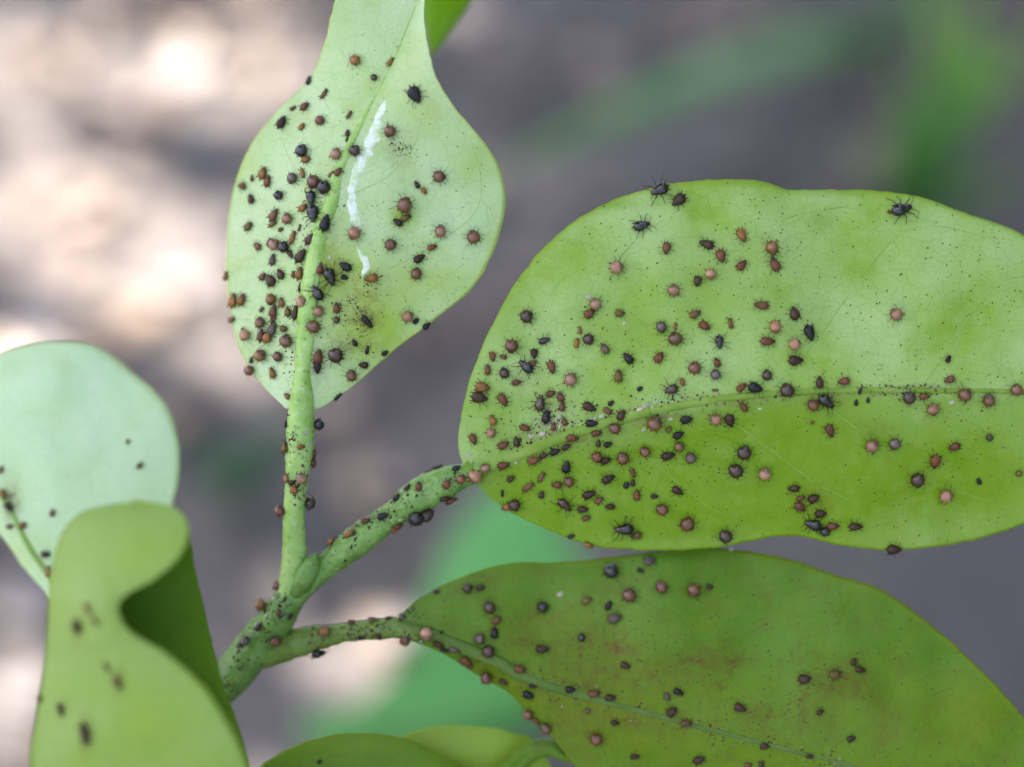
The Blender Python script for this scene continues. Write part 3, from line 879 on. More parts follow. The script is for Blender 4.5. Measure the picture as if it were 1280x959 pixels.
# short stalks that carry the lower and left leaves
for (lf_, pts) in ((leafG, [(118, 803, -12, 6), (122, 850, -13, 7), (140, 930, -13, 9), (165, 985, -13, 10)]), (leafH, [(180, 1148, 5.4, 9), (160, 1120, -3, 10), (120, 1080, -12, 12)]),
                   (leafE, [(302, 1088, -4.2, 6), (240, 1090, -8, 8), (180, 1060, -12, 10), (140, 1040, -13, 11)]), (leafF, [(478, 1008, -11, 5), (400, 1075, -12, 7), (260, 1120, -13, 9), (112, 1095, -14, 11)]),
                   (leafK, [(600, 1001, -10, 4), (520, 1070, -13, 6), (340, 1140, -14, 8), (105, 1110, -14, 11)])):
    part_tube('petiole', pts, lf_, M_PETB, n=24, sides=10)


# specks on the blades
def specks(key, leafobj, n, box, seed, rmin=0.35, rmax=1.1):
    r_ = random.Random(seed)
    vs, fs = [], []
    k = 0
    while k < n:
        px, py = r_.uniform(box[0], box[2]), r_.uniform(box[1], box[3])
        k += 1
        if noise.noise(Vector((px * 0.012, py * 0.012, seed))) < r_.uniform(-0.6, 0.5):
            continue
        h = SURF[key].ray_cast(CAMP, raydir(px, py))
        if h[0] is None:
            continue
        nn = h[1] if h[1].dot(FWD) < 0 else -h[1]
        s = (rmin + (rmax - rmin) * r_.random() ** 2.5) * MMPX * 0.001
        x = nn.orthogonal().normalized()
        y = nn.cross(x)
        b0 = len(vs)
        a0 = r_.uniform(0, 3)
        for q in range(5):
            an = a0 + q * 1.2566
            vs.append(h[0] + (x * math.cos(an) * r_.uniform(0.7, 1.5) + y * math.sin(an)) * s - nn * s * 0.1)
        vs.append(h[0] + nn * s * 0.5)
        fs += [(b0 + q, b0 + (q + 1) % 5, b0 + 5) for q in range(5)]
    o = mesh_obj('specks', [q - LOC for q in vs], fs, M_SPECK, leafobj)
    tag(o, kind='stuff')


specks('A', leafA, 1500, (283, 40, 632, 512), 11)
specks('B', leafB, 4200, (575, 224, 1280, 690), 12, 0.4, 1.5)
specks('C', leafC, 3000, (495, 690, 1280, 959), 13, 0.35, 1.6)



# crumbs of mould, droppings and cast bits along veins and stalks
def crumbs(key, owner, line, n, seed, cols, rmin=0.5, rmax=2.2):
    r_ = random.Random(seed)
    S_ = cr(line, 60)
    vs, fs, fm = [], [], []
    for _ in range(n):
        q = S_[r_.randrange(len(S_))]
        px, py = q[0] + r_.gauss(0, q[2]), q[1] + r_.gauss(0, q[2])
        if noise.noise(Vector((px * 0.03, py * 0.03, seed))) < r_.uniform(-0.35, 0.35):
            continue
        h = SURF[key].ray_cast(CAMP, raydir(px, py))
        if h[0] is None:
            continue
        nn = h[1] if h[1].dot(FWD) < 0 else -h[1]
        sz = (rmin + (rmax - rmin) * r_.random() ** 2) * MMPX * 0.001
        x = nn.orthogonal().normalized()
        y = nn.cross(x)
        b0 = len(vs)
        a0, el = r_.uniform(0, 3), r_.uniform(0.5, 1.6)
        for k in range(6):
            an = a0 + k * 1.0472
            j_ = r_.uniform(0.6, 1.3)
            vs.append(h[0] + (x * math.cos(an) * el + y * math.sin(an)) * sz * j_ - nn * sz * 0.2)
        for k in range(3):
            an = a0 + 0.5 + k * 2.0944
            vs.append(h[0] + (x * math.cos(an) * el + y * math.sin(an)) * sz * 0.45 + nn * sz * r_.uniform(0.4, 0.9))
        fs += [(b0 + 6, b0 + 7, b0 + 8)]
        for k in range(3):
            a_, b_, c_2 = b0 + 2 * k, b0 + 2 * k + 1, b0 + (2 * k + 2) % 6
            t1, t2 = b0 + 6 + k, b0 + 6 + (k + 1) % 3
            fs += [(a_, b_, t1), (b_, c_2, t1), (c_2, t2, t1)]
        fm += [r_.choice(cols)] * 10
    if vs:
        o = mesh_obj('crumbs', [q - LOC for q in vs], fs, [M_MOULD, M_CRUST, M_SKIN, M_SPECK], owner, False, fm)
        tag(o, kind='stuff')


crumbs('B', leafB, [(640, 560, 12), (680, 540, 14), (720, 530, 9), (780, 515, 8), (830, 508, 5), (900, 498, 4), (1000, 490, 4), (1100, 488, 4), (1200, 487, 3)], 1300, 3, [0, 0, 1, 1, 1, 3, 3], 0.5, 2.2)
crumbs('B', leafB, [(672, 545, 9), (690, 530, 10), (705, 515, 9)], 420, 31, [0, 0, 0, 2, 1], 0.6, 2.6)
crumbs('B', leafB, [(800, 512, 8), (812, 508, 7)], 130, 32, [0, 0, 2, 1], 0.6, 2.2)
crumbs('B', leafB, [(590, 590, 16), (640, 500, 22), (690, 480, 20), (660, 610, 25), (720, 600, 25), (790, 600, 30)], 500, 33, [1, 1, 3], 0.4, 1.2)
crumbs('B', leafB, [(1080, 461, 5), (1095, 461, 4), (1104, 458, 3)], 60, 34, [1, 1, 0], 0.5, 1.5)
crumbs('B', leafB, [(990, 605, 12), (1020, 630, 16), (1040, 660, 10)], 160, 35, [1, 3], 0.4, 1.2)
crumbs('A', leafA, [(370, 500, 7), (368, 450, 8), (372, 400, 8), (385, 340, 9), (398, 300, 8), (412, 240, 7), (425, 200, 5)], 700, 4, [0, 0, 1, 1, 3], 0.45, 1.7)
crumbs('A', leafA, [(420, 440, 14), (450, 400, 18), (430, 350, 18), (440, 430, 16)], 420, 41, [1, 1, 3], 0.4, 1.5)
crumbs('A', leafA, [(490, 180, 6), (505, 185, 6), (500, 200, 12)], 130, 42, [1, 3], 0.4, 1.3)
crumbs('C', leafC, [(500, 790, 8), (560, 806, 8), (640, 840, 7), (740, 875, 9), (860, 906, 8), (960, 932, 8), (1050, 955, 8)], 1100, 5, [1, 1, 3, 0], 0.45, 2.0)
crumbs('C', leafC, [(650, 800, 14), (730, 840, 30), (800, 860, 30), (880, 860, 30), (1040, 855, 26), (1020, 900, 20)], 800, 51, [1, 1, 3], 0.4, 1.4)
crumbs('C', leafC, [(500, 775, 6), (515, 765, 7), (530, 775, 12)], 220, 52, [3, 1, 0], 0.5, 1.8)
crumbs('PA', leafA, [(362, 530, 7), (360, 570, 6), (366, 600, 9), (370, 620, 8), (390, 570, 5)], 320, 6, [0, 0, 1, 1, 1], 0.6, 2.6)
crumbs('PB', leafB, [(580, 600, 10), (540, 610, 12), (500, 640, 10), (460, 655, 7), (430, 680, 6), (380, 745, 8)], 380, 7, [1, 1, 1, 0, 3], 0.6, 2.8)
crumbs('PC', leafC, [(380, 800, 8), (430, 795, 7), (480, 786, 7), (500, 790, 8)], 420, 8, [1, 1, 3, 0], 0.6, 2.4)
crumbs('S', plant, [(370, 735, 10), (345, 765, 12), (325, 795, 14), (300, 830, 14), (278, 858, 12)], 420, 9, [0, 1, 1, 1, 3, 3], 0.6, 3.0)

# ------------------------------------------------------------------ aphids
# body along +X (head at +X), leaf surface at z = 0, unit = one body length of 1 mm


def lathe_body(prof, seg=14, flatz=0.85, zc=0.0, wob=0.0, seed=0):
    vs, fs = [], []
    for i, (x, r_) in enumerate(prof):
        for s in range(seg):
            a = 2 * math.pi * s / seg
            rr = r_ * (1 + wob * noise.noise(Vector((x * 5, math.cos(a) * 2, math.sin(a) * 2 + seed))))
            vs.append(Vector((x, math.cos(a) * rr, zc + math.sin(a) * rr * flatz)))
    n = len(prof)
    for i in range(n - 1):
        for s in range(seg):
            s2 = (s + 1) % seg
            fs.append((i * seg + s, (i + 1) * seg + s, (i + 1) * seg + s2, i * seg + s2))
    fs.append(tuple(range(seg)))
    fs.append(tuple(reversed(range((n - 1) * seg, n * seg))))
    return vs, fs


def bug_mesh(name, kind, seed):
    r_ = random.Random(seed)
    V, F, FM = [], [], []

    def add(v, f, mi):
        b = len(V)
        V.extend(v)
        F.extend(tuple(k + b for k in q) for q in f)
        FM.extend([mi] * len(f))

    if kind == 'm':
        w_ = r_.uniform(0.43, 0.48)
        prof = [(-0.47, 0.03), (-0.45, 0.16 * w_ / .45), (-0.38, 0.29), (-0.26, 0.40), (-0.10, w_), (0.06, w_), (0.20, 0.40), (0.31, 0.30), (0.38, 0.21), (0.43, 0.18), (0.48, 0.13), (0.50, 0.04)]
        zc, fz, hl = 0.36, 0.92, 0.34
    elif kind == 'n':
        w_ = r_.uniform(0.28, 0.35)
        prof = [(-0.50, 0.015), (-0.47, 0.07), (-0.42, 0.15), (-0.33, w_ * .84), (-0.20, w_), (-0.06, w_ * .97), (0.08, w_ * .82), (0.20, w_ * .68), (0.28, w_ * .58), (0.32, 0.13), (0.38, 0.125), (0.45, 0.09), (0.49, 0.03)]
        zc, fz, hl = 0.20, 0.78, 0.30
    elif kind == 's':
        w_ = r_.uniform(0.17, 0.21)
        prof = [(-0.50, 0.015), (-0.45, 0.08), (-0.35, w_ * .8), (-0.18, w_), (0.0, w_), (0.16, w_ * .85), (0.28, w_ * .7), (0.36, 0.11), (0.44, 0.085), (0.49, 0.02)]
        zc, fz, hl = 0.15, 0.8, 0.26
    else:
        w_ = r_.uniform(0.29, 0.34)
        prof = [(-0.50, 0.02), (-0.48, 0.06), (-0.42, 0.17), (-0.32, w_ * .86), (-0.18, w_), (-0.03, w_ * .96), (0.10, w_ * .76), (0.17, w_ * .66), (0.24, w_ * .70), (0.31, w_ * .55), (0.35, 0.13), (0.42, 0.13), (0.48, 0.08), (0.5, 0.02)]
        zc, fz, hl = 0.25, 0.82, 0.46
    v, f = lathe_body(prof, 16, fz, zc, 0.07, seed)
    add(v, f, 0)
    sp = {'m': 0.62, 'n': 0.6, 's': 0.5, 'k': 0.9}[kind]
    lr = {'m': 0.016, 'n': 0.016, 's': 0.016, 'k': 0.019}[kind]
    bw = max(q[1] for q in prof)
    for i, (x0, an) in enumerate(((0.20, 48), (0.06, 95), (-0.08, 140))):
        for s in (-1, 1):
            an2 = R(an + r_.uniform(-14, 14)) * s
            d = Vector((math.cos(an2), math.sin(an2), 0))
            l_ = sp * (0.62 + 0.12 * i) * r_.uniform(0.8, 1.15)
            a = Vector((x0, s * bw * 0.55, zc * 0.55))
            kx = a + d * l_ * 0.5 + Vector((0, 0, zc * 0.75))
            e = a + d * (l_ + (0.1 if kind == 'm' else 0))
            e.z = 0.0
            tz = e + d * 0.12
            tz.z = 0.0
            v, f = tube_data([a, a.lerp(kx, 0.5), kx, kx.lerp(e, 0.5), e, tz], [lr * 1.2, lr * 1.3, lr, lr * .8, lr * .7, lr * .5], 5)
            add(v, f, 1)
    for s in (-1, 1):
        a = Vector((prof[-3][0], s * 0.07, zc + 0.05))
        l_ = hl * r_.uniform(0.9, 1.5)
        b = a + Vector((l_ * 0.45, s * l_ * 0.45, 0.08))
        c = b + Vector((r_.uniform(-0.25, 0.1), s * l_ * 0.5, -0.06))
        v, f = tube_data([a, b, c], [lr * .9, lr * .65, lr * .35], 4)
        add(v, f, 1)
        # cornicle at the rear
        a = Vector((-0.33, s * bw * 0.62, zc + 0.12))
        b = a + Vector((-0.17, s * 0.06, 0.08))
        v, f = tube_data([a, b], [0.034, 0.024], 6)
        add(v, f, 1)
    v, f = tube_data([Vector((-0.46, 0, zc)), Vector((-0.60, 0, zc + 0.04))], [0.045, 0.018], 6)
    add(v, f, 1)
    me = bpy.data.meshes.new(name)
    me.from_pydata([tuple(q * 0.001) for q in V], [], F)
    me.materials.append({'m': M_ROUND, 'n': M_SLIM, 's': M_SLIM, 'k': M_BLACK}[kind])
    me.materials.append(M_LEG if kind in 'mk' or seed % 2 else M_LEGP)
    me.polygons.foreach_set('use_smooth', [True] * len(F))
    me.polygons.foreach_set('material_index', FM)
    me.update()
    return me


BUG = {k: [bug_mesh('aphid_body', k, 31 * i + 7 + i) for i in range(n)] for k, n in (('m', 6), ('n', 7), ('s', 4), ('k', 5))}
CN = {'t': ('tan', (0.27, 0.145, 0.072)), 'p': ('pinkish tan', (0.33, 0.185, 0.105)), 'r': ('red brown', (0.135, 0.05, 0.018)), 'o': ('orange brown', (0.23, 0.105, 0.02)),
      'b': ('brown', (0.135, 0.062, 0.024)), 'd': ('dark brown', (0.042, 0.021, 0.009)), 'g': ('greyish', (0.095, 0.075, 0.058)), 'l': ('olive', (0.13, 0.085, 0.016)), 'k': ('black', (0.009, 0.009, 0.009))}
KN = {'m': 'swollen', 'n': 'teardrop', 's': 'slender', 'k': 'long legged'}
BN = {'m': 'swollen_aphid', 'n': 'aphid', 's': 'aphid', 'k': 'black_aphid'}

# photo x, y, shape, length px, direction of head (deg, - = any), colour
DATA = {'A': '''
445 77 m 14 - o;387 101 n 11 70 d;406 118 s 14 55 b;382 134 n 13 30 b;367 136 n 9 20 b;437 144 s 11 60 b;488 78 s 13 60 o;468 98 m 9 - d;520 119 n 22 -60 k
354 154 n 17 60 d;378 159 n 10 50 o;402 152 m 13 - r;435 167 n 9 90 d;434 174 s 7 80 k;380 190 m 16 - k;384 200 n 13 0 o;422 194 m 15 - p;444 189 m 14 - d;379 217 s 13 -65 o
368 224 m 14 - g;330 217 n 16 60 o;336 227 n 15 70 r;304 233 n 13 170 r;316 223 n 8 100 b;315 249 n 13 120 d;351 245 m 12 - k;395 229 m 17 - r;408 236 m 17 - k;391 248 k 18 -80 k;394 268 k 21 -80 k
380 260 n 14 20 o;423 215 n 12 50 b;415 218 s 10 40 b;344 269 n 17 45 b;342 280 s 14 20 l;362 274 m 14 - t;312 283 n 14 30 l;323 308 n 13 150 b;352 287 n 8 10 b;375 285 s 9 75 b
367 297 s 17 60 o;346 306 m 15 - p;338 303 n 11 60 b;358 309 m 14 - k;407 279 n 21 75 k;389 299 n 17 40 d;378 320 n 20 40 d;364 318 n 11 -40 d;342 325 n 14 80 g;352 343 n 15 130 d;340 351 n 17 130 d;330 346 n 12 30 b
376 342 n 16 70 o;367 343 n 8 90 b;376 359 s 12 70 k;397 366 k 20 125 k;413 346 k 22 -70 k;400 336 n 14 80 r;432 333 n 16 150 k;431 347 n 9 -20 k;280 345 n 11 80 o;293 376 n 18 80 o;304 375 n 16 60 o
342 375 m 14 - o;353 378 n 12 100 b;343 389 n 16 60 r;328 387 n 8 30 b;380 377 m 14 - p;399 389 m 14 - t;421 385 n 13 90 r;443 292 m 17 - t;361 390 n 12 90 l;370 391 s 18 75 d;343 397 s 15 60 r;291 400 n 11 10 b
328 403 m 14 - b;309 419 m 14 - p;304 413 n 7 80 b;328 419 n 16 70 r;342 411 n 18 50 g;337 421 n 17 40 o;356 411 n 12 0 l;361 426 m 17 - b;392 408 m 18 - b;421 400 m 9 - d;329 444 m 16 - o;350 446 m 13 - r
315 450 n 8 70 d;314 463 m 13 - r;342 466 n 14 110 o;375 448 n 9 -80 o;398 445 n 18 80 r;397 459 n 15 -90 k;420 443 m 19 - d;439 468 m 15 - b;360 495 n 10 150 b;425 498 s 12 45 k
488 165 m 15 - b;549 221 m 16 - b;521 231 n 10 120 d;530 239 n 9 -50 o;505 257 m 20 - b;497 278 n 13 150 d;508 272 n 12 20 l;550 289 m 16 - t;591 296 m 17 - b;488 306 m 15 - b;540 309 n 12 20 r;524 323 n 15 30 d
520 342 m 15 - r;464 348 n 17 190 o;509 395 m 15 - t;520 401 n 9 40 k;533 407 n 11 40 k;459 402 s 18 -50 k;443 428 n 9 120 k;459 437 s 11 80 k;481 441 n 9 30 k;454 456 n 12 170 d''',
'B': '''
659 396 m 16 - d;640 433 m 17 - r;681 426 k 14 20 k;616 446 n 12 -85 r;668 442 n 12 -85 d;629 446 n 9 170 b;824 238 k 22 205 k;848 251 n 19 220 d;802 283 k 20 15 k;833 311 n 15 -100 r;770 335 m 17 - p
883 306 n 18 160 d;901 321 n 17 -75 r;927 295 n 18 -65 o;927 332 n 15 50 r;964 312 m 18 - o;968 331 n 19 110 r;888 344 m 14 - p;872 352 n 13 -100 d;1126 263 k 24 15 k;1115 265 s 12 10 r
610 462 n 13 90 r;631 466 m 14 - d;658 458 k 20 140 k;690 459 n 16 -75 r;667 454 n 10 40 r;646 478 n 12 10 r;714 474 m 17 - p;604 484 n 18 -10 o;600 497 n 20 -10 d;629 500 n 17 -60 b
676 504 k 19 80 d;689 492 n 12 20 b;701 496 n 12 100 r;703 508 n 12 80 r;683 521 n 16 80 k;616 525 n 13 110 o;614 541 m 12 - p;657 535 n 13 -20 r;692 533 n 10 80 r;592 549 n 14 -70 r;716 547 n 15 0 r;706 527 n 10 110 r
842 363 m 15 - t;744 380 m 15 - p;737 392 n 15 35 r;775 392 n 12 0 l;725 413 s 10 100 o;721 429 s 12 80 o;736 425 m 14 - d;756 436 n 14 120 g;785 448 n 16 130 k;827 410 m 15 - g;844 424 m 17 - b;844 408 s 9 80 o
869 393 n 14 30 b;881 408 n 15 -35 r;824 447 n 15 55 r;868 460 m 16 - r;913 404 s 13 100 r;951 382 n 18 175 b;992 392 n 17 105 d;968 409 m 16 - t;899 428 k 16 -85 k;1011 417 n 20 -75 k;959 427 n 18 0 r;992 431 m 15 - p
994 451 n 18 5 d;896 453 n 12 110 r;894 468 m 13 - g;958 469 m 14 - d;927 484 n 14 40 r;944 485 n 18 -15 k;983 488 m 18 - d;1024 478 n 15 90 d;1054 477 n 15 190 r;1119 394 m 16 - t;1185 449 n 10 60 k;1186 475 n 14 200 b
1135 496 m 16 - d;1155 495 n 13 0 b;1165 511 m 15 - t;1204 492 m 17 - b;1234 499 m 16 - b;1269 488 m 15 - b;1032 501 k 22 -40 k;1037 538 n 17 -70 r;1070 503 n 8 90 k;1075 488 s 9 70 k;1085 500 n 7 90 k;1236 546 m 9 - d
1089 556 m 17 - t;1117 554 m 15 - g;630 556 n 15 30 r;646 552 n 13 100 d;594 594 m 17 - p;607 585 m 12 - p;630 581 n 15 20 r;668 575 n 16 20 r;680 569 n 11 20 d;694 564 n 14 25 k;708 558 n 12 30 d
639 598 n 11 40 d;661 608 s 17 40 b;677 596 s 14 60 b;628 616 s 9 90 k;677 618 n 10 80 d;644 630 m 15 - d;633 634 n 13 200 o;696 606 n 13 180 r;711 601 m 14 - b;708 583 n 16 80 k;706 630 k 20 -45 d;729 636 n 13 5 d;737 617 n 17 25 d
773 470 n 16 90 l;800 486 n 8 30 k;839 487 k 17 200 d;853 478 n 10 -70 o;737 509 n 17 -25 d;764 504 n 8 40 k;760 514 n 12 -35 b;777 519 n 14 60 d;740 529 n 15 0 k;768 534 m 15 - r;746 541 n 13 10 r;818 527 m 19 - b
858 524 n 15 10 k;848 543 n 14 30 k;836 536 n 9 60 l;849 557 m 13 - l;806 563 m 14 - b;760 555 n 11 20 k;748 554 n 9 80 d;746 570 m 14 - r;757 575 n 14 20 d;778 571 m 16 - r;835 569 n 17 15 d;863 571 m 14 - g
760 598 n 17 25 d;791 591 s 13 -70 b;791 603 n 9 90 d;783 606 n 9 60 k;796 618 n 14 90 r;818 620 n 9 0 d;827 635 m 15 - r;847 613 n 15 -35 d;859 653 m 18 - r;749 625 n 12 40 b;762 633 n 12 180 d;733 647 n 11 20 b
779 660 k 23 180 k;795 669 n 14 200 l;736 682 n 11 -30 o;714 670 n 9 20 d;894 523 m 15 - t;912 525 n 17 -75 d;929 508 n 14 130 r;1015 505 m 15 - r;930 564 m 18 - d;919 586 m 19 - d;955 590 m 16 - p;992 610 n 14 190 d
906 668 m 17 - d;1001 622 n 11 30 r;1000 633 n 15 -40 r;1017 622 n 15 30 d;1026 641 n 14 10 d;1016 654 k 20 165 k;1041 657 n 15 10 r;1031 663 m 12 - k;894 488 s 8 0 r;1015 528 n 6 0 o
1192 558 n 15 200 r;1168 576 n 18 -90 r;1145 598 m 19 - d;1181 618 m 16 - p;1223 601 n 9 120 k;1069 657 n 17 0 d;1117 686 n 18 0 d;1273 591 m 8 - l''',
'C': '''
507 799 m 14 - r;533 794 m 16 - p;502 771 m 8 - g;549 804 n 14 -20 d;551 793 n 9 60 k;569 811 n 14 10 g;556 812 n 10 0 k;584 827 n 18 -45 r;609 844 m 16 - r;610 816 m 16 - d;599 799 m 13 - g;618 791 n 14 90 k;621 775 n 13 40 b
612 760 m 15 - d;585 736 m 12 - d;601 735 n 11 10 d;546 740 n 8 0 d;650 837 n 14 0 r;765 715 m 18 - k;787 744 m 17 - r;826 735 m 16 - r;866 739 m 16 - r;678 759 m 14 - k;678 812 n 16 0 d;727 797 m 10 - k;761 757 n 12 60 k
769 773 n 17 20 g;734 751 n 13 30 l;812 702 n 15 10 g;801 714 n 9 -30 d;782 832 n 12 -20 d;887 734 n 9 0 d;661 868 n 14 -20 k;666 857 n 9 0 k;662 891 m 13 - b;671 901 n 10 -40 r;683 908 m 14 - b;713 862 n 12 0 k;743 867 n 14 10 r
763 872 n 13 0 d;769 903 n 10 -10 d;745 922 m 15 - r;794 945 n 11 10 d;735 888 n 8 50 b;848 865 n 13 -20 k;834 871 n 10 -60 g;840 889 n 14 40 d;858 904 n 14 0 b;925 885 n 15 -25 d;1006 849 n 16 10 d;874 949 n 15 25 d;956 932 n 11 0 d
952 955 n 9 80 d;1012 945 n 9 0 d;1067 827 n 10 60 d;1075 837 n 13 -10 d;1044 843 n 15 20 l;1025 890 n 9 30 d;1064 923 n 11 20 d;935 956 n 9 0 b;630 852 n 11 -20 d''',
'PA': '399 528 m 14 - k;356 559 n 15 90 l;393 577 n 13 80 r;376 596 m 14 - p;359 597 n 12 80 t;358 530 n 9 80 k;376 558 n 10 0 o;368 611 n 13 80 o;352 638 m 15 - r;386 628 m 16 - d;392 566 n 9 80 b;365 603 n 9 30 d',
'PB': '458 652 n 12 20 r;479 645 n 14 20 k;438 668 s 17 30 o;415 677 n 13 25 o;497 657 n 13 30 r;519 643 m 20 - k;531 642 m 17 - d;541 645 m 14 - d;559 605 n 13 60 r;524 608 n 12 90 r;497 622 n 12 30 k;510 610 n 10 60 d;567 627 n 15 10 r;493 660 n 11 30 o;576 598 m 13 - r;547 584 s 12 10 d;571 586 n 11 20 k;382 761 n 10 -40 k;535 586 s 9 20 b;555 622 n 12 20 d',
'PC': '407 791 m 15 - o;398 814 k 18 -50 k;474 795 n 10 -80 d;466 776 n 10 0 b;452 797 n 9 0 k;486 774 n 8 10 d;440 779 n 9 10 b',
'S': '347 732 m 14 - r;330 758 m 15 - o;343 799 m 14 - r;309 800 m 12 - g;349 766 n 9 70 r;324 784 n 11 50 d;362 770 n 9 60 d;300 806 n 9 40 g',
'G': '175 582 n 9 40 r;2 587 n 9 80 b;5 618 n 12 -60 o;12 634 n 13 -45 d;66 641 n 9 70 r;29 657 n 10 40 r;13 658 n 9 20 r;58 693 n 12 0 d;62 714 n 13 90 o;160 552 n 6 80 b',
'H': '98 784 n 17 -75 d;110 761 s 15 -50 o;120 777 s 13 -50 b;148 853 s 17 -65 r;77 887 s 15 -70 d;108 917 s 26 -80 d;134 834 s 13 -60 l;51 874 n 8 -80 l',
'E': '400 952 n 6 20 k'}

# where it sits, in words
midpx = {'A': [(p[0], p[1]) for p in mA], 'B': [(p[0], p[1]) for p in mB], 'C': [(p[0], p[1]) for p in mC]}


def place_words(key, px, py):
    if key in midpx:
        pts = midpx[key]
        b = min(range(len(pts) - 1), key=lambda i: (pts[i][0] - px) ** 2 + (pts[i][1] - py) ** 2)
        dx, dy = pts[b + 1][0] - pts[b][0], pts[b + 1][1] - pts[b][1]
        dd = math.hypot(dx, dy) + 1e-6
        off = (dx * (py - pts[b][1]) - dy * (px - pts[b][0])) / dd
        near_ = abs(off) < 17
        if key == 'A':
            return "on the scarred leaf's midrib" if near_ else ("on the scarred leaf's unscarred half" if off < 0 else "on the scarred half")
        if key == 'B':
            return "along the large leaf's midrib" if near_ else ("on the large leaf's pale half" if off < 0 else "on the large leaf's yellow half")
        return "along the stained leaf's midrib" if near_ else ("on the stained leaf's broad half" if off < 0 else "on the stained leaf's narrow half")
    return {'PA': "on the scarred leaf's stalk", 'PB': "on the large leaf's stalk", 'PC': "on the stained leaf's stalk", 'S': 'on the stem below the fork',
            'G': 'on the pale pastel leaf', 'H': 'on the blurred curled leaf', 'E': 'on the small olive leaf'}[key]


SPECIAL = {('B', 824, 238): 'black long legged aphid standing on the top rim of the large leaf', ('B', 1126, 263): 'black aphid near the far top rim of the large leaf beside a brown one',
           ('A', 520, 119): 'blurred black aphid alone on the raised margin of the scarred leaf', ('B', 848, 251): 'dark brown teardrop aphid just below the black one on the top rim',
           ('B', 1119, 394): 'lone tan swollen aphid on the bare pale part of the large leaf', ('A', 505, 257): 'large brown swollen aphid above two small olive ones on the scarred leaf',
           ('B', 906, 668): 'very dark swollen aphid at the lower rim of the large leaf', ('B', 779, 660): 'largest black aphid on the yellow green half, legs spread wide',
           ('B', 1117, 686): 'dark aphid hanging on the lower rim of the large leaf', ('PC', 398, 814): 'black aphid hanging under the stalk of the dark stained leaf'}
ra = random.Random(99)
cnt = 0
ENT = [(k, float(q[0]), float(q[1]), q[2], float(q[3]), q[5]) for k, tx in DATA.items() for q in (e.split() for e in tx.replace('\n', ';').split(';')) if len(q) == 6]


def relation(key, px, py, ln, kd, ang):
    best = None
    for (k, x, y, kk, l2, cc) in ENT:
        if k != key or (x == px and y == py):
            continue
        d = math.hypot(x - px, y - py) - (ln + l2) * 0.5
        if d < 5 and (best is None or d < best[0]):
            best = (d, CN[cc][0], KN[kk])
    if best:
        return f'beside a {best[1]} one' if best[2] != 'swollen' or kd == 'm' else 'beside a swollen one'
    if kd == 'm' or key not in midpx:
        return 'sitting alone'
    pts = midpx[key]
    b = min(range(len(pts) - 1), key=lambda i: (pts[i][0] - px) ** 2 + (pts[i][1] - py) ** 2)
    d1 = Vector((pts[b + 1][0] - pts[b][0], pts[b][1] - pts[b + 1][1])).normalized()
    hd = Vector((math.cos(ang), math.sin(ang)))
    c = hd.dot(d1)
    if abs(c) > 0.72:
        return 'facing the leaf tip' if c > 0 else 'facing the leaf stalk'
    to = Vector((pts[b][0] - px, py - pts[b][1]))
    return 'facing the midrib' if hd.dot(to) > 0 else 'facing the rim'


for key, txt in DATA.items():
    for ent in txt.replace('\n', ';').split(';'):
        q = ent.split()
        if len(q) != 6:
            continue
        px, py, kd, ln, an, colr = float(q[0]), float(q[1]), q[2], float(q[3]), q[4], q[5]
        h, nn = hit(key, px, py)
        if h is None:
            print('MISS', key, ent)
            continue
        ang = R(float(an)) if an != '-' else R(ra.choice((100, 80, 120, 60, -100, 20, 160, -60)) + ra.uniform(-25, 25))
        want = RGT * math.cos(ang) + UPV * math.sin(ang)
        x = want - nn * want.dot(nn)
        if x.length < 0.15:
            x = nn.orthogonal()
        x.normalize()
        y = nn.cross(x)
        depth = (h - CAMP).dot(FWD)
        lmm = ln * PXM * depth * 1000 * (1.1 if kd != 'm' else 1.06)
        sc = lmm
        o = bpy.data.objects.new(BN[kd], ra.choice(BUG[kd]))
        COL.objects.link(o)
        wv = ra.uniform(0.92, 1.1)
        m3 = Matrix((x * sc, y * sc * wv, nn * sc * ra.uniform(0.92, 1.08))).transposed()
        mw = m3.to_4x4()
        mw.translation = h - nn * 0.00003 * lmm
        o.matrix_world = mw
        cname, c = CN[colr]
        f_ = ra.uniform(0.8, 1.22)
        o.color = (min(1, c[0] * f_ * ra.uniform(.94, 1.06)), c[1] * f_, c[2] * f_ * ra.uniform(.9, 1.1), 1)
        pw = place_words(key, px, py)
        size = 'tiny ' if ln <= 10 else ''
        lab = SPECIAL.get((key, int(px), int(py)))
        if lab:
            tag(o, lab, 'aphid')
        else:
            rel = relation(key, px, py, ln, kd, ang)
            lab = f'{size}{cname} {KN[kd]} aphid {rel} {pw}'
            tag(o, lab, 'aphid', f'{size}{cname} {KN[kd]} aphids {rel} {pw}')
        cnt += 1
print('aphids', cnt)


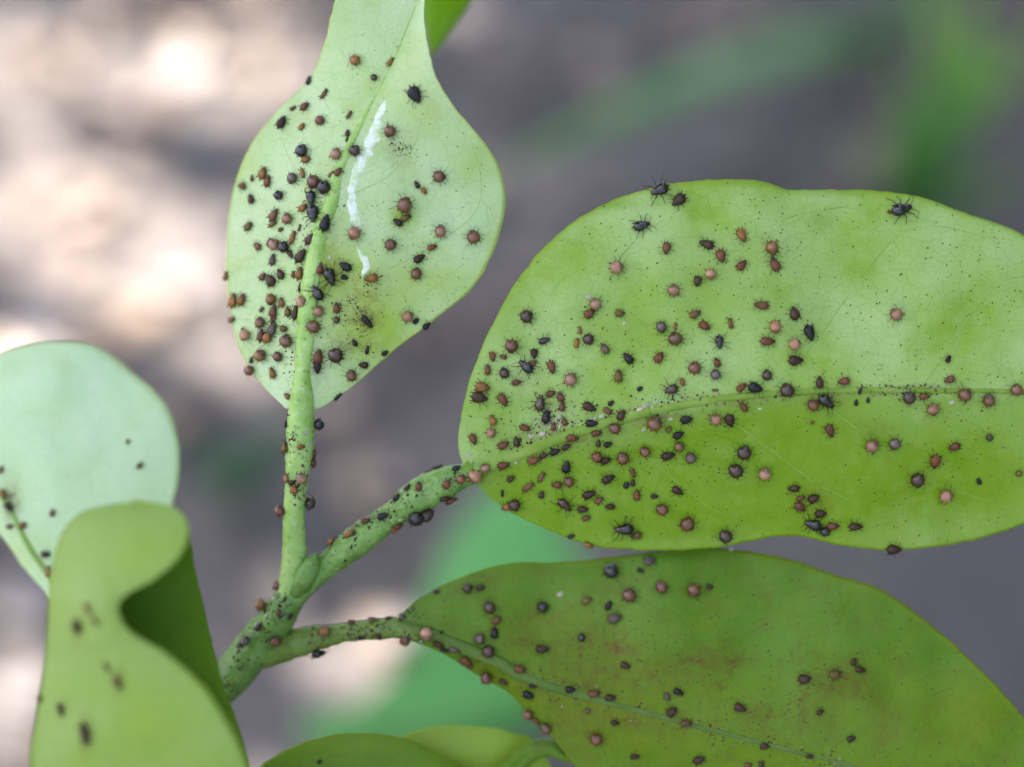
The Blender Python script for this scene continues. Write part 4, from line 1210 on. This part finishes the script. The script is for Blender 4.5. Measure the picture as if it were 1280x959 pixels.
# cast skins: small crumpled white flakes
def flake_mesh(seed):
    r_ = random.Random(seed)
    vs, fs = [], []
    nu, nv = 7, 4
    for i in range(nu + 1):
        for j in range(nv + 1):
            u, v_ = i / nu - 0.5, j / nv - 0.5
            wd = math.sqrt(max(0.02, 1 - (2 * u) ** 2)) * 0.5
            vs.append(Vector((u, v_ * wd * 1.3, 0.10 + 0.16 * math.cos(v_ * 3) * wd + 0.22 * noise.noise(Vector((u * 6, v_ * 6, seed))))))
    for i in range(nu):
        for j in range(nv):
            k = i * (nv + 1) + j
            fs.append((k, k + nv + 1, k + nv + 2, k + 1))
    for _ in range(4):
        a = Vector((r_.uniform(-.3, .3), r_.choice((-1, 1)) * .2, 0.1))
        b = a + Vector((r_.uniform(-.3, .3), a.y * 1.6, -0.1))
        b0 = len(vs)
        v, f = tube_data([a, b], [0.03, 0.015], 4)
        vs += v
        fs += [tuple(k + b0 for k in q) for q in f]
    me = bpy.data.meshes.new('shed_skin')
    me.from_pydata([tuple(q * 0.001) for q in vs], [], fs)
    me.materials.append(M_SKIN)
    me.update()
    return me


FL = [flake_mesh(i) for i in range(4)]
SK = {'B': '735 371 9 150;678 542 10 20;690 534 8 60;701 514 8 100;664 545 9 0;742 524 9 10;752 520 8 30;800 512 11 20;795 516 8 80;806 507 8 0;889 502 7 20;900 503 6 0;586 569 9 30;642 570 7 120;645 577 7 80;656 462 8 -60;950 511 6 0;1190 503 8 20;1113 489 7 0;805 537 8 40;838 524 7 0;780 404 6 60',
      'A': '372 441 8 80;367 448 7 60;366 405 8 20;360 397 6 0;366 430 7 80;400 290 9 30;385 308 8 0;418 217 6 0;397 461 6 80;428 170 5 0;412 322 7 60;425 305 7 100',
      'PA': '382 541 9 30;386 555 8 0;354 573 8 80;353 582 7 60;351 613 8 60', 'PB': '568 583 8 40;528 593 8 30;503 613 8 60;500 650 6 0', 'S': '320 780 8 40;341 748 8 0;333 768 7 40',
      'C': '700 743 10 20;505 783 8 0;553 812 7 30;526 802 6 0;914 684 7 30'}
for key, txt in SK.items():
    for ent in txt.split(';'):
        px, py, ln, an = (float(k) for k in ent.split())
        h, nn = hit(key, px, py)
        if h is None:
            continue
        x = RGT * math.cos(R(an)) + UPV * math.sin(R(an))
        x = (x - nn * x.dot(nn)).normalized()
        sc = ln * MMPX * 0.85
        o = bpy.data.objects.new('shed_skin', ra.choice(FL))
        COL.objects.link(o)
        mw = Matrix((x * sc, nn.cross(x) * sc, nn * sc)).transposed().to_4x4()
        mw.translation = h - nn * 0.00006 * sc
        o.matrix_world = mw
        nb = min((e for e in ENT if e[0] == key), key=lambda e: (e[1] - px) ** 2 + (e[2] - py) ** 2)
        where = f'beside a {CN[nb[5]][0]} {KN[nb[3]]} aphid ' + place_words(key, px, py)
        tag(o, 'white shed skin ' + where, 'shed skin', 'white shed skins ' + where)
